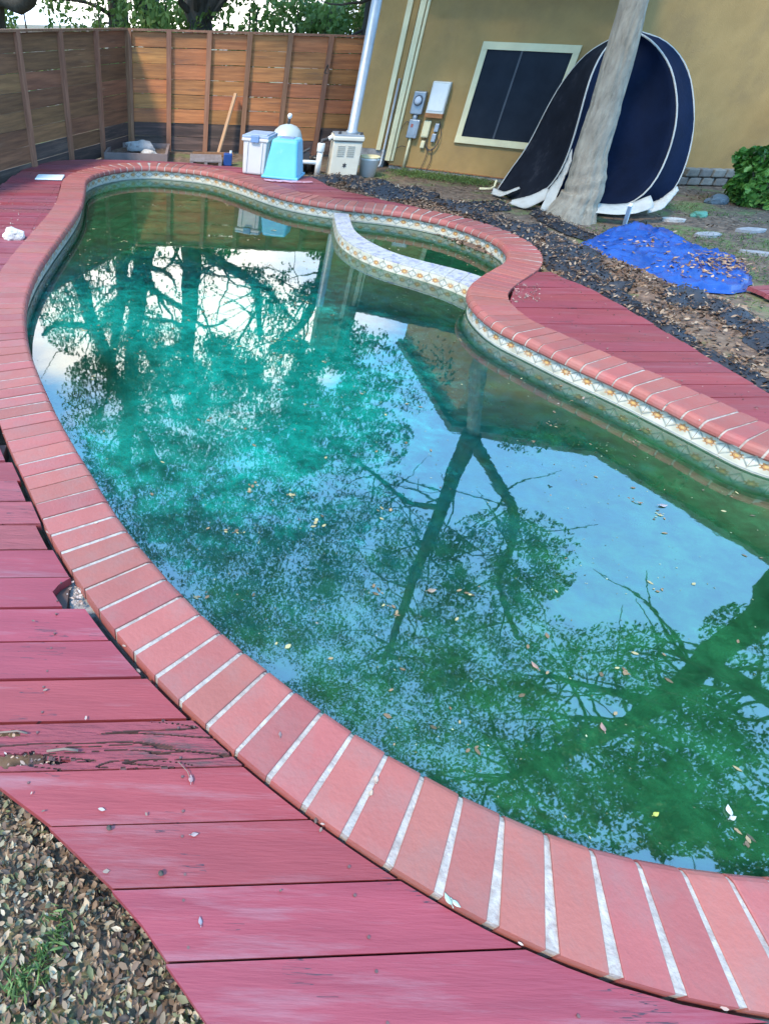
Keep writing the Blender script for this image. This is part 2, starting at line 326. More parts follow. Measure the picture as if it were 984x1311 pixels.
# waterline tiles
m_tile = bpy.data.materials.new('patterned_waterline_tile'); m_tile.use_nodes = True
def tile_nodes(m):
    t = m.node_tree; n = t.nodes; l = t.links; b = n['Principled BSDF']; b.inputs['Roughness'].default_value = .3
    uv = n.new('ShaderNodeUVMap'); sp = n.new('ShaderNodeSeparateXYZ'); l.new(uv.outputs[0], sp.inputs[0])
    def M(op, a, b_=None, c=None):
        x = n.new('ShaderNodeMath'); x.operation = op
        for i, q in enumerate((a, b_, c)):
            if q is None: continue
            if isinstance(q, (int, float)): x.inputs[i].default_value = q
            else: l.new(q, x.inputs[i])
        return x.outputs[0]
    u, v = sp.outputs[0], sp.outputs[1]
    ux = M('SUBTRACT', u, .5); vy = M('SUBTRACT', v, .48)
    r = M('SQRT', M('ADD', M('MULTIPLY', ux, ux), M('MULTIPLY', vy, vy)))
    ang = M('ARCTAN2', vy, ux)
    petal = M('MULTIPLY', M('ADD', M('COSINE', M('MULTIPLY', ang, 8.)), 1), .045)
    flower = M('LESS_THAN', r, M('ADD', .17, petal))
    core = M('LESS_THAN', r, .07)
    ring = M('LESS_THAN', M('ABSOLUTE', M('SUBTRACT', r, .15)), .018)
    ue = M('ABSOLUTE', M('SUBTRACT', M('ABSOLUTE', ux), .5))          # distance from the tile's side
    dia = M('ADD', M('MULTIPLY', ue, 1.25), M('ABSOLUTE', vy))
    dl = M('LESS_THAN', M('ABSOLUTE', M('SUBTRACT', dia, .34)), .055)
    dia2 = M('LESS_THAN', dia, .18)
    scroll = M('LESS_THAN', M('ABSOLUTE', M('SUBTRACT', vy, M('MULTIPLY', M('SINE', M('MULTIPLY', u, 25.1)), .16))), .035)
    bor = M('GREATER_THAN', M('ABSOLUTE', M('SUBTRACT', v, .5)), .44)
    ns = n.new('ShaderNodeTexNoise'); ns.inputs['Scale'].default_value = 9; tcc = n.new('ShaderNodeTexCoord'); l.new(tcc.outputs['Object'], ns.inputs['Vector'])
    rp = n.new('ShaderNodeValToRGB'); rp.color_ramp.elements[0].color = (.34, .30, .21, 1); rp.color_ramp.elements[1].color = (.52, .47, .36, 1); rp.color_ramp.elements[0].position = .3; rp.color_ramp.elements[1].position = .6
    l.new(ns.outputs[0], rp.inputs[0]); cur = rp.outputs[0]
    for msk, col in ((scroll, (.36, .36, .32)), (dl, (.20, .21, .18)), (dia2, (.52, .50, .44)), (flower, (.40, .20, .07)), (ring, (.20, .09, .04)), (core, (.55, .33, .10)), (bor, (.50, .46, .36))):
        mi = n.new('ShaderNodeMixRGB'); l.new(msk, mi.inputs[0]); l.new(cur, mi.inputs[1]); mi.inputs[2].default_value = (*col, 1); cur = mi.outputs[0]
    # lime scale
    n2 = n.new('ShaderNodeTexNoise'); n2.inputs['Scale'].default_value = 26; n2.inputs['Detail'].default_value = 5; l.new(tcc.outputs['Object'], n2.inputs['Vector'])
    r2 = n.new('ShaderNodeValToRGB'); r2.color_ramp.elements[0].position = .5; r2.color_ramp.elements[1].position = .72; r2.color_ramp.elements[1].color = (.6, .6, .6, 1); l.new(n2.outputs[0], r2.inputs[0])
    mi = n.new('ShaderNodeMixRGB'); l.new(r2.outputs[0], mi.inputs[0]); l.new(cur, mi.inputs[1]); mi.inputs[2].default_value = (.42, .41, .33, 1)
    l.new(mi.outputs[0], b.inputs['Base Color'])
tile_nodes(m_tile)
TZ0, TZ1 = -.139, -.050
def tile_strip(path_s, fn, nrm, name, parent, z0=TZ0, z1=TZ1, proud=.006, seg=2):
    vs = []
    a = [fn(s) for s in path_s]; q = [nrm(s) for s in path_s]
    for p, nn in zip(a, q):
        pp = p-nn*proud; vs += [(pp[0], pp[1], z0), (pp[0], pp[1], z1), (p[0]+nn[0]*.004, p[1]+nn[1]*.004, z1), (p[0]+nn[0]*.004, p[1]+nn[1]*.004, z0)]
    k = len(a); fs = []; uvs = []
    for i in range(k-1):
        b = 4*i; fs.append((b, b+4, b+5, b+1)); uvs += [(i/(k-1), 0), ((i+1)/(k-1), 0), ((i+1)/(k-1), 1), (i/(k-1), 1)]
        fs.append((b+1, b+5, b+6, b+2)); uvs += [(i/(k-1), .99)]*4
        fs.append((b+3, b+7, b+4, b)); uvs += [(i/(k-1), .01)]*4
    e = 4*(k-1)
    fs += [(0, 1, 2, 3), (e+3, e+2, e+1, e)]; uvs += [(0, .97)]*8
    me = bpy.data.meshes.new(name); me.from_pydata([tuple(map(float, v)) for v in vs], [], fs); ul = me.uv_layers.new(name='UVMap')
    for i, uv in enumerate(uvs): ul.data[i].uv = uv
    me.materials.append(m_tile); o = bpy.data.objects.new(name, me); COL.objects.link(o); o.parent = parent; return o
m_grout = mat('tile_grout', (.46, .44, .37), rough=.9, scale=20)
mb = MB()
for i in range(0, n, 3):
    for z in (-.0505, -.155): mb.v.append((WALL[i][0], WALL[i][1], z))
k = len(mb.v)//2
for i in range(k): a, b = 2*i, 2*((i+1) % k); mb.f.append((a, b, b+1, a+1))
band = mb.build('tile_band', m_grout, pool)
NT = int(round(LEN/.150)); tp = LEN/NT
for i in range(NT):
    ss = [i*tp+.002+(tp-.004)*j/3 for j in range(4)]
    tile_strip(ss, lambda s: samp(WALL, s), lambda s: samp(N_, s), 'tile', band)

# basin
def ring(P, d): return P+N2*d
FLZ = -1.25
mb = MB()
levels = [(.0, -.1395), (.0, -.30), (-.02, -.7), (-.10, -1.05), (-.30, -1.20), (-.55, FLZ)]
idx = range(0, n, 4); k = len(list(idx))
cen = np.array([1.0, 4.2])
for d, z in levels:
    for i in idx:
        p = C[i]+N_[i]*.047
        q = p+(cen-p)*min(.9, -d*.35)
        mb.v.append((q[0], q[1], z))
for j in range(len(levels)-1):
    for i in range(k): mb.f.append((j*k+i, j*k+(i+1) % k, (j+1)*k+(i+1) % k, (j+1)*k+i))
mb.v.append((cen[0], cen[1], FLZ-.05))
for i in range(k): mb.f.append(((len(levels)-1)*k+i, (len(levels)-1)*k+(i+1) % k, len(mb.v)-1))
mb.build('basin', m_plaster, pool, True)

# spa dam wall between pool and spa
so_ = [at(*p, -.06)[:2] for p in ((428,272),(429.5,280),(433,296),(442,306.6),(460.8,318.5),(484.5,328.3),(513.6,337),(548,346),(579.7,356.3),(600.8,364.7),(606,368))]
si_ = [at(*p, -.06)[:2] for p in ((449,274),(451.5,284),(456.8,296),(476.6,309),(505.7,322.5),(537.4,331.7),(571.7,339.6),(600,346),(614,350),(622,353))]
def open_res(P, m_):
    P = np.array(P); d = np.r_[0, np.cumsum(np.linalg.norm(np.diff(P, axis=0), axis=1))]; s = np.linspace(0, d[-1], m_)
    q = np.stack([np.interp(s, d, P[:, 0]), np.interp(s, d, P[:, 1])], 1)
    for _ in range(6): q[1:-1] = (q[:-2]+2*q[1:-1]+q[2:])/4
    return q
SO = open_res(so_, 40); SI = open_res(si_, 40); SI = SO+(SI-SO)*.82
m_spawall = mat('spa_wall_plaster', (.50, .55, .40), (.34, .40, .24), rough=.8, scale=4, dirt=(.14, .2, .07), dscale=5)
mb = MB()
pr = [(SO, -1.2), (SO, -.068), (SI, -.068), (SI, -1.2)]
for i in range(40):
    for A, z in pr: mb.v.append((A[i][0], A[i][1], z))
for i in range(39):
    for j in range(3): a = 4*i+j; mb.f.append((a, a+1, a+5, a+4))
spa = mb.build('spa_wall', m_spawall, pool)
dlen = np.r_[0, np.cumsum(np.linalg.norm(np.diff(SO, axis=0), axis=1))]
def sof(A): return lambda s: np.array([np.interp(s, dlen, A[:, 0]), np.interp(s, dlen, A[:, 1])])
NOR = (SI-SO)/np.linalg.norm(SI-SO, axis=1)[:, None]
m_captile = mat('white_scroll_cap_tile', (.48, .45, .41), (.36, .34, .31), rough=.45, scale=14, dirt=(.25, .24, .34), dscale=26, dthr=(.53, .56), detail=3)
nt_ = int(dlen[-1]/.15); tq = dlen[-1]/nt_
for i in range(nt_):
    ss = [i*tq+.002+(tq-.004)*j/3 for j in range(4)]
    tile_strip(ss, sof(SO), sof(NOR), 'tile', spa, -.155, -.070, proud=.007)
    b = MB(); A = [sof(SO)(s)-sof(NOR)(s)*.008 for s in ss]; B = [sof(SI)(s)+sof(NOR)(s)*.008 for s in ss]
    b.prism([tuple(p) for p in A]+[tuple(p) for p in B[::-1]], -.0675, -.058); b.build('cap_tile', m_captile, spa)
# spa floor
ip = np.argmin(np.linalg.norm(C-SI[0], axis=1)); iq = np.argmin(np.linalg.norm(C-SI[-1], axis=1))
arc = [C[i]+N_[i]*.08 for i in range(ip, iq, 4)] if iq > ip else []
if arc:
    for zz in (-.62,):
        mb = MB(); poly = [tuple(p) for p in arc]+[tuple(p) for p in SI[::-1][::3]]; mb.prism(poly, -1.1, zz); mb.build('spa_floor', m_plaster_shallow, pool)
    A = [C[i]+N_[i]*.06 for i in range(ip, iq, 4)]; B = [C[i]-N2[i]*.28 for i in range(ip+14, iq-18, 6)]
    mb = MB(); mb.prism([tuple(p) for p in A]+[tuple(p) for p in B[::-1]], -.618, -.40); mb.build('spa_bench', m_plaster_shallow, pool)
# entry step by the left wall
stp = [at(*p, -.24)[:2] for p in ((30,430),(55,425),(78,440),(95,463),(108,495),(112,525),(106,548),(95,566))]
ia = np.argmin(np.linalg.norm(C-at(98,572)[:2], axis=1)); ib = np.argmin(np.linalg.norm(C-at(33,420)[:2], axis=1))
A = [C[i]+N_[i]*.05 for i in range(min(ia, ib), max(ia, ib), 3)]
if ia > ib: A = A[::-1]
mb = MB(); mb.prism([tuple(p) for p in A]+[tuple(p) for p in open_res(stp, 20)], -1.2, -.24); mb.build('entry_step', m_plaster_shallow, pool)

# ------------------------------------------------------------------ water
mw = bpy.data.materials.new('green_pool_water'); mw.use_nodes = True; t = mw.node_tree; n_ = t.nodes; l = t.links; n_.clear()
out = n_.new('ShaderNodeOutputMaterial'); tcw = n_.new('ShaderNodeTexCoord')
nb = n_.new('ShaderNodeTexNoise'); nb.inputs['Scale'].default_value = 5.0; nb.inputs['Detail'].default_value = 3; l.new(tcw.outputs['Object'], nb.inputs['Vector'])
bp = n_.new('ShaderNodeBump'); bp.inputs['Strength'].default_value = .018; bp.inputs['Distance'].default_value = .02; l.new(nb.outputs[0], bp.inputs['Height'])
fr = n_.new('ShaderNodeFresnel'); fr.inputs['IOR'].default_value = 2.75; l.new(bp.outputs[0], fr.inputs['Normal'])
gl = n_.new('ShaderNodeBsdfGlossy'); gl.inputs['Roughness'].default_value = .018; l.new(bp.outputs[0], gl.inputs['Normal'])
tr = n_.new('ShaderNodeBsdfTransparent'); df = n_.new('ShaderNodeBsdfDiffuse'); df.inputs[0].default_value = (.008, .30, .21, 1)
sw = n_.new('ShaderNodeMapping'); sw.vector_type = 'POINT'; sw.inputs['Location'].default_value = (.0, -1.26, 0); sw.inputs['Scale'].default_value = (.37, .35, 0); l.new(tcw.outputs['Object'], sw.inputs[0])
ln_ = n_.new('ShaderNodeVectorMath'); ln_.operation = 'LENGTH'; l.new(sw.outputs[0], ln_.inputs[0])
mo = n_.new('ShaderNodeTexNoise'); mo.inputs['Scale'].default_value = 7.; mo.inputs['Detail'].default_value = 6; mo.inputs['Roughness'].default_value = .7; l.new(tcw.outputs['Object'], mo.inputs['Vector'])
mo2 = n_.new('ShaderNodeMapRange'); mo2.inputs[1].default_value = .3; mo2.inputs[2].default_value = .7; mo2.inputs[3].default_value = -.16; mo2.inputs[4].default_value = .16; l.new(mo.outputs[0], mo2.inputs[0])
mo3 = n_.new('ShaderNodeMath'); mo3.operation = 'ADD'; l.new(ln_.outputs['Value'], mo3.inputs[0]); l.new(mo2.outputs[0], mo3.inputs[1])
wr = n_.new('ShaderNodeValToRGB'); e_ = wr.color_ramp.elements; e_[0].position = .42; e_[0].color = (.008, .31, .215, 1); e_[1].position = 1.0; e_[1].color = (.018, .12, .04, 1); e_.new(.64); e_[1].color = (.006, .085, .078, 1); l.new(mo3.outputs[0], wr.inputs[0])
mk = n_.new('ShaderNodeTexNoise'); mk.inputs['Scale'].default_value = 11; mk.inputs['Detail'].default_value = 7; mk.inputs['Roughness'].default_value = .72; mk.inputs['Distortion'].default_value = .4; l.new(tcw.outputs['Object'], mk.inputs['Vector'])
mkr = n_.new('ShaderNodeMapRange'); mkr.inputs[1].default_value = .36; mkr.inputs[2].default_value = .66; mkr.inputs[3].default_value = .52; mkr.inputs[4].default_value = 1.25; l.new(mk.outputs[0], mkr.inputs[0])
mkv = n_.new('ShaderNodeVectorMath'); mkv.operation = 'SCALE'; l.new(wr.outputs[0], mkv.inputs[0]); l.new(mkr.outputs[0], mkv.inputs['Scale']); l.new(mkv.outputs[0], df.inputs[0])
nz = n_.new('ShaderNodeTexNoise'); nz.inputs['Scale'].default_value = 2.2; nz.inputs['Detail'].default_value = 8; nz.inputs['Roughness'].default_value = .65; l.new(tcw.outputs['Object'], nz.inputs['Vector'])
rz_ = n_.new('ShaderNodeMapRange'); rz_.inputs[1].default_value = .35; rz_.inputs[2].default_value = .7; rz_.inputs[3].default_value = .38; rz_.inputs[4].default_value = .82; l.new(nz.outputs[0], rz_.inputs[0])
SC = at(72, 500, -.25); dv = n_.new('ShaderNodeVectorMath'); dv.operation = 'DISTANCE'; dv.inputs[1].default_value = (SC[0], SC[1], ZW); l.new(tcw.outputs['Object'], dv.inputs[0])
dr = n_.new('ShaderNodeMapRange'); dr.inputs[1].default_value = .35; dr.inputs[2].default_value = .85; dr.inputs[3].default_value = .12; dr.inputs[4].default_value = 1; l.new(dv.outputs['Value'], dr.inputs[0])
dm = n_.new('ShaderNodeMath'); dm.operation = 'MULTIPLY'; l.new(dr.outputs[0], dm.inputs[0]); l.new(rz_.outputs[0], dm.inputs[1])
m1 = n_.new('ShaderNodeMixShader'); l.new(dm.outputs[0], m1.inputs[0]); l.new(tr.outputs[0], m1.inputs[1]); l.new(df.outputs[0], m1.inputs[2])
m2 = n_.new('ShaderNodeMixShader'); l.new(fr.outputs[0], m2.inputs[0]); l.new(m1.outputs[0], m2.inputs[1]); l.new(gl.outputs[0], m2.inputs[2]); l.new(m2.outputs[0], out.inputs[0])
va = n_.new('ShaderNodeVolumeAbsorption'); va.inputs[0].default_value = (.12, .86, .70, 1); va.inputs['Density'].default_value = 1.25; l.new(va.outputs[0], out.inputs['Volume'])
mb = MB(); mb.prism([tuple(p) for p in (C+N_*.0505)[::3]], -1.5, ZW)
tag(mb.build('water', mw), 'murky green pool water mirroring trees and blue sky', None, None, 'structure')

# ------------------------------------------------------------------ decks
BA = R(3.4); bx_ = np.array([math.cos(BA), math.sin(BA)]); by_ = np.array([-math.sin(BA), math.cos(BA)])
def crossings(poly, v):
    P = np.array(poly); u = P@bx_; w_ = P@by_; xs = []
    for i in range(len(P)):
        j = (i+1) % len(P)
        if (w_[i] <= v) != (w_[j] <= v): xs.append(u[i]+(u[j]-u[i])*(v-w_[i])/(w_[j]-w_[i]))
    xs.sort(); return [(xs[i], xs[i+1]) for i in range(0, len(xs)-1, 2)]
def lay_boards(poly, parent, v_lo, v_hi, phase, zt, pitch=.1525, gap=.007, mfn=None, special=None):
    k = 0; v0 = phase+math.ceil((v_lo-phase)/pitch)*pitch-pitch
    while v0 < v_hi:
        g_ = gap*random.uniform(.5, 1.5); a, b = v0+g_/2, v0+pitch-g_/2; vs_ = np.linspace(a, b, 5); mids = crossings(poly, (a+b)/2)
        rows = [crossings(poly, v) for v in vs_]
        if not mids: mids = sum([r for r in rows if r], [])[:1]
        for (l0, r0) in mids:
            if r0-l0 < .02: continue
            pts = []
            for v, iv in zip(vs_, rows):
                c = [q for q in iv if q[1] > l0-.0 and q[0] < r0]
                if c:
                    q = min(c, key=lambda q: abs(q[0]-l0)+abs(q[1]-r0)); pts.append((v, q[0], q[1]))
            if len(pts) < 2: continue
            jl, jr = random.uniform(-.02, .02), (random.choice([-.03, -.02, -.008, 0, 0])+random.uniform(-.006, .001) if .85 < v0 < 2.8 else random.uniform(-.008, .002)); dz = random.uniform(-.003, .003); tw = random.uniform(-.004, .004)
            if special and special(v0, l0, r0, pts, dz): k += 1; continue
            b_ = MB(); V = []
            for v, x0, x1 in pts:
                for x, s in ((x0+jl, -1), (x1+jr, 1)):
                    p = bx_*x+by_*v; V.append((p[0], p[1], zt+dz+tw*s)); V.append((p[0], p[1], zt-.036+dz))
            m_ = len(pts); Fc = []
            for i in range(m_-1):
                q = 4*i; Fc += [(q, q+2, q+6, q+4), (q+1, q+5, q+7, q+3), (q, q+4, q+5, q+1), (q+2, q+3, q+7, q+6)]
            Fc += [(0, 1, 3, 2), (4*(m_-1), 4*(m_-1)+2, 4*(m_-1)+3, 4*(m_-1)+1)]
            b_.add(V, Fc); o = b_.build('board', mfn(v0, l0) if mfn else m_board, parent)
        k += 1; v0 += pitch
def out_arc(pa, pb, gap=.012):
    a = np.argmin(np.linalg.norm(OUT-np.array(pa), axis=1)); b = np.argmin(np.linalg.norm(OUT-np.array(pb), axis=1))
    if b < a: b += len(OUT)
    return [tuple(OUT[i % len(OUT)]+N2[i % len(OUT)]*gap) for i in range(a, b, 3)]
# left and far deck: follows the coping from the near bottom, up the left side and along the far end
outer_px = [(-60,980-20),]
arcL = out_arc((1.45, .15), tuple(at(560, 272)[:2]))
outerL = [(2.60,7.42),(2.45,7.62),(2.22,7.86),(1.92,8.13),(1.72,8.45),(1.57,9.0),(1.2,9.30),(.5,9.58),(.05,9.72),(-.56,9.80),(-1.43,9.80),(-1.9,9.64),(-2.27,9.16),(-2.34,8.47),(-2.33,7.7),(-2.3,6.2),(-2.15,4.6),(-1.9,3.2),(-1.55,2.1),(-1.12,1.27),(-.80,.87),(-.49,.63),(-.34,.54),(-.14,.39),(-.06,.32),(.12,.12),(.4,-.12),(1.3,-.2)]
polyL = arcL+outerL
def frame_under(poly_pts, name, label, zt):
    # joists: dark bearers under the boards
    mb = MB()
    P = np.array(poly_pts)
    u0, u1 = (P@bx_).min(), (P@bx_).max()
    x = u0+.3
    while x < u1:
        # bearers run across the boards; clip with the polygon
        u = P@bx_; w_ = P@by_; ys = []
        for i in range(len(P)):
            j = (i+1) % len(P)
            if (u[i] <= x) != (u[j] <= x): ys.append(w_[i]+(w_[j]-w_[i])*(x-u[i])/(u[j]-u[i]))
        ys.sort()
        for i in range(0, len(ys)-1, 2):
            y0, y1 = ys[i]+.03, ys[i+1]-.03
            if y1 > y0+.05:
                c = bx_*x+by_*(y0+y1)/2; mb.box((c[0], c[1], zt-.075), (.045, y1-y0, .07), BA)
        x += .42
    o = mb.build(name, m_joist); tag(o, label, None, None, 'structure'); return o
ZD = -.016
deckL = frame_under(polyL, 'deck', 'pink painted wooden deck running round the left and far side of the pool', ZD)
PH = float(np.array(at(200, 1052)[:2])@by_)
hole_px = [(63,737),(84,737),(115,778),(86,778)]
vrot = float(np.array(at(100, 955)[:2])@by_)
vhole = float(np.array(at(70, 765)[:2])@by_)
def rotten(v0, l0, r0, pts, dz):
    if not (v0 < vrot < v0+.1525): return False
    # a rotten board: fine sheet of splintered wood with cracks and holes
    nu, nv = 220, 64; a, b = v0+.003, v0+.148; b_ = MB(); keep = {}; deps = []
    for i in range(nu+1):
        for j in range(nv+1):
            v = a+(b-a)*j/nv
            x0 = l0; x1 = np.interp(v, [p[0] for p in pts], [p[2] for p in pts])
            x = x0+(x1-x0)*i/nu; f = i/nu
            vv = v+.006*noise.noise(Vector((x*7, 3, 0)))+.012*noise.noise(Vector((x*2.5, 1, 4)))
            g = noise.noise(Vector((x*2, vv*60, 1.7)))+.6*noise.noise(Vector((x*6, vv*150, 5.)))
            cr_ = abs(noise.noise(Vector((x*.9+11, vv*26, 3.)))); cr2 = abs(noise.noise(Vector((x*3+1, vv*40, 2.)))); soft = max(0, 1-abs(j/nv-.45)*1.7)
            z = ZD+dz-.001+.004*g*soft
            crack = cr_ < .055*soft*(1.3-.4*f) or (cr2 < .035*soft and noise.noise(Vector((x*3, vv*9, 6))) > .05)
            w1 = .045*soft*(1.3-.4*f)+1e-6; w2 = .04*soft*(noise.noise(Vector((x*3, vv*9, 6))) > .05)+1e-6
            dep = max(0, 1-cr_/w1, 1-cr2/w2); z -= .016*min(1, dep*1.6)
            rag = .10*noise.noise(Vector((x*22, 4, 0)))+.07*noise.noise(Vector((x*60, 8, 0)))
            hole = (x < at(118, 955)[0] and abs(j/nv-.22-.1*noise.noise(Vector((x*9, 0, 0)))) < (.13+rag)*min(1, (at(118, 955)[0]-x)/.12)) or (x < at(45, 935)[0] and abs(j/nv-.80) < .06+rag*.8)
            p = bx_*x+by_*v; keep[(i, j)] = (len(b_.v), hole); deps.append(dep); b_.v.append((float(p[0]), float(p[1]), z-(.0 if not hole else .02)))
    for i in range(nu):
        for j in range(nv):
            q = [keep[(i, j)], keep[(i+1, j)], keep[(i+1, j+1)], keep[(i, j+1)]]
            if not any(h for _, h in q): b_.f.append(tuple(c for c, _ in q))
    o = b_.build('board', m_rot, deckL); o.data.materials.append(m_rawwood)
    for pg in o.data.polygons:
        if max(deps[v] for v in pg.vertices) > .25: pg.material_index = 1
    sm = o.modifiers.new('thickness', 'SOLIDIFY'); sm.thickness = .012; sm.offset = -1
    o['label'] = 'rotten splintered board with holes'; return True
def special(v0, l0, r0, pts, dz):
    if rotten(v0, l0, r0, pts, dz): return True
    for k_, (v, x0, x1) in enumerate(pts):
        if abs(v-vhole) < .16 and v0 < vhole < v0+.1525 and k_ <= 3: pts[k_] = (v, x0, x1-.10 if k_ < 3 else x1-.06)
    return False
def mfn(v0, l0): return m_board2 if (v0 > 2.9 and random.random() < .6) or (1.6 < v0 < 2.0) else m_board
lay_boards(polyL, deckL, -.25, 9.9, PH, ZD, mfn=mfn, special=special)
# right deck
arcR = out_arc(tuple(at(676, 384)[:2]), (3.5, 2.0))
outerR = [(3.62,1.75),(4.6,1.2),(4.4,2.2),(3.62,2.78),(3.44,3.11),(3.39,3.6),(3.37,3.95),(3.33,4.45),(3.24,4.96),(3.10,5.30),(2.86,5.28)]
deckR = frame_under(arcR+outerR, 'deck', 'mauve painted plank deck between the right coping and the leafy garden bed', ZD)
PR = float(np.array(at(870, 489)[:2])@by_)
lay_boards(arcR+outerR, deckR, 1., 5.5, PR, ZD, gap=.006)

# nail heads where the boards cross the joists
m_nail = mat('nail_head', (.16, .07, .06), (.08, .04, .035), rough=.6)
for poly, ph, dk in ((polyL, PH, deckL), (arcR+outerR, PR, deckR)):
    mb = MB(); P_ = np.array(poly); u0 = (P_@bx_).min(); u1 = (P_@bx_).max(); v0, v1 = (P_@by_).min(), (P_@by_).max(); x = u0+.3
    while x < u1:
        v = ph+math.ceil((v0-ph)/.1525)*.1525
        while v < v1:
            for dv in (.03, .122):
                if any(a+.03 < x < b-.03 for a, b in crossings(poly, v+dv)):
                    p = bx_*(x+random.uniform(-.006, .006))+by_*(v+dv+random.uniform(-.004, .004)); mb.tube([(p[0], p[1], ZD-.004), (p[0], p[1], ZD+.0035)], .0038, 6)
            v += .1525
        x += .42
    mb.build('nails', m_nail, dk)['kind'] = 'stuff'
# ------------------------------------------------------------------ ground
def gh(x, y):
    """ground height"""
    z = GZ+.012*noise.noise(Vector((x*1.5, y*1.5, 0)))+.006*noise.noise(Vector((x*6, y*6, 3)))
    # leafy bed: a low mound along the outer side of the deck on the right
    d = bed_w(x, y); z += d*(.10+.05*noise.noise(Vector((x*2.2, y*2.2, 8)))+.03*noise.noise(Vector((x*7, y*7, 2))))
    return z
bed_line = np.array([(1.75,8.75),(2.3,8.35),(2.9,7.7),(3.3,6.8),(3.65,6.0),(3.85,5.2),(4.0,4.4),(4.05,3.6),(4.3,2.8),(4.9,1.8)])
bed_wid = np.array([.20,.35,.50,.55,.55,.55,.55,.55,.6,.6])
def bed_w(x, y):
    best = 0
    for i in range(len(bed_line)-1):
        a, b = bed_line[i], bed_line[i+1]; d = b-a; t = max(0, min(1, ((x-a[0])*d[0]+(y-a[1])*d[1])/(d@d)))
        q = a+d*t; r = math.hypot(x-q[0], y-q[1]); wd = bed_wid[i]*(1-t)+bed_wid[i+1]*t
        best = max(best, max(0., 1-(r/wd)**2))
    return min(1., best*1.6)
mg = bpy.data.materials.new('soil_and_grass'); mg.use_nodes = True; t = mg.node_tree; n_ = t.nodes; l = t.links; b = n_['Principled BSDF']; b.inputs['Roughness'].default_value = .95
tcg = n_.new('ShaderNodeTexCoord'); a1 = n_.new('ShaderNodeTexNoise'); a1.inputs['Scale'].default_value = 1.1; a1.inputs['Detail'].default_value = 9; a1.inputs['Roughness'].default_value = .7
a2 = n_.new('ShaderNodeTexNoise'); a2.inputs['Scale'].default_value = 14; a2.inputs['Detail'].default_value = 7
l.new(tcg.outputs['Object'], a1.inputs['Vector']); l.new(tcg.outputs['Object'], a2.inputs['Vector'])
r1 = n_.new('ShaderNodeValToRGB'); r1.color_ramp.elements[0].position = .3; r1.color_ramp.elements[1].position = .7; r1.color_ramp.elements[0].color = (.07, .045, .03, 1); r1.color_ramp.elements[1].color = (.22, .145, .095, 1); l.new(a2.outputs[0], r1.inputs[0])
r2 = n_.new('ShaderNodeValToRGB'); r2.color_ramp.elements[0].position = .50; r2.color_ramp.elements[1].position = .60; l.new(a1.outputs[0], r2.inputs[0])
mi = n_.new('ShaderNodeMixRGB'); l.new(r2.outputs[0], mi.inputs[0]); l.new(r1.outputs[0], mi.inputs[1]); mi.inputs[2].default_value = (.12, .15, .045, 1); l.new(mi.outputs[0], b.inputs['Base Color'])
bp2 = n_.new('ShaderNodeBump'); bp2.inputs['Distance'].default_value = .02; bp2.inputs['Strength'].default_value = .8; l.new(a2.outputs[0], bp2.inputs['Height']); l.new(bp2.outputs[0], b.inputs['Normal'])
G0 = C[::4]+N2[::4]*.20; kk = len(G0); gc = np.array([.9, 4.3])
rad = [0, .06, .12, .18, .25, .33, .42, .52, .63, .75, .88, 1.02, 1.2, 1.4, 1.65, 1.95, 2.3, 2.8, 3.5, 4.5, 6, 9, 15, 30, 60, 110]
mb = MB()
for rr in rad:
    for i in range(kk):
        d = (G0[i]-gc); dn = d/np.linalg.norm(d); nv = N2[::4][i]
        dirv = nv*math.exp(-rr*1.5)+dn*(1-math.exp(-rr*1.5)); p = G0[i]+dirv*rr*1.0
        mb.v.append((p[0], p[1], gh(p[0], p[1]) if rr < 8 else GZ))
for j in range(len(rad)-1):
    for i in range(kk): mb.f.append((j*kk+i, (j+1)*kk+i, (j+1)*kk+(i+1) % kk, j*kk+(i+1) % kk))
tag(mb.build('ground', mg, None, True), None, None, None, 'structure')
# mounded leafy bed
m_soil = mat('leafy_soil', (.16, .10, .07), (.07, .045, .032), rough=.95, scale=16, detail=8, bump=1., bscale=40, dirt=(.26, .16, .10), dscale=22, dthr=(.5, .62))
mb = MB(); NXs = 40
bl = open_res(bed_line, 90)
bd = np.gradient(bl, axis=0); bd /= np.linalg.norm(bd, axis=1)[:, None]; bn = np.stack([bd[:, 1], -bd[:, 0]], 1)
bw = np.interp(np.linspace(0, 1, 90), np.linspace(0, 1, len(bed_wid)), bed_wid)
def bedz(x, y, q):
    return GZ+.004+max(0, 1-q*q)*(.12+.05*noise.noise(Vector((x*2.2, y*2.2, 8)))+.035*noise.noise(Vector((x*8, y*8, 2))))
for i in range(90):
    for j in range(NXs+1):
        q = -1.05+2.1*j/NXs; p = bl[i]+bn[i]*bw[i]*q; mb.v.append((p[0], p[1], bedz(p[0], p[1], q)))
for i in range(89):
    for j in range(NXs): a = i*(NXs+1)+j; mb.f.append((a, a+1, a+NXs+2, a+NXs+1))
tag(mb.build('garden_bed', m_soil, None, True), 'mounded garden bed of brown leaf litter', None, None, 'structure')
def bedpt(u, q):
    i = min(88, max(0, u*89)); a = int(i); f = i-a; p = bl[a]*(1-f)+bl[a+1]*f; nn = bn[a]; ww = bw[a]
    p = p+nn*ww*q; return (p[0], p[1], bedz(p[0], p[1], q))
brown = [(.03, .018, .012), (.09, .05, .03), (.17, .09, .05), (.26, .16, .095), (.42, .31, .21)]
m_litter = leafmat('dry_leaf', brown, trans=.15)
P = []
for _ in range(15000):
    u = random.random(); q = random.uniform(-1.05, 1.05)
    if noise.noise(Vector((u*14, q*1.5, 0))) < -.18 and random.random() < .7: continue
    p = bedpt(u, q); P.append((p[0], p[1], p[2]+random.uniform(.002, .02)))
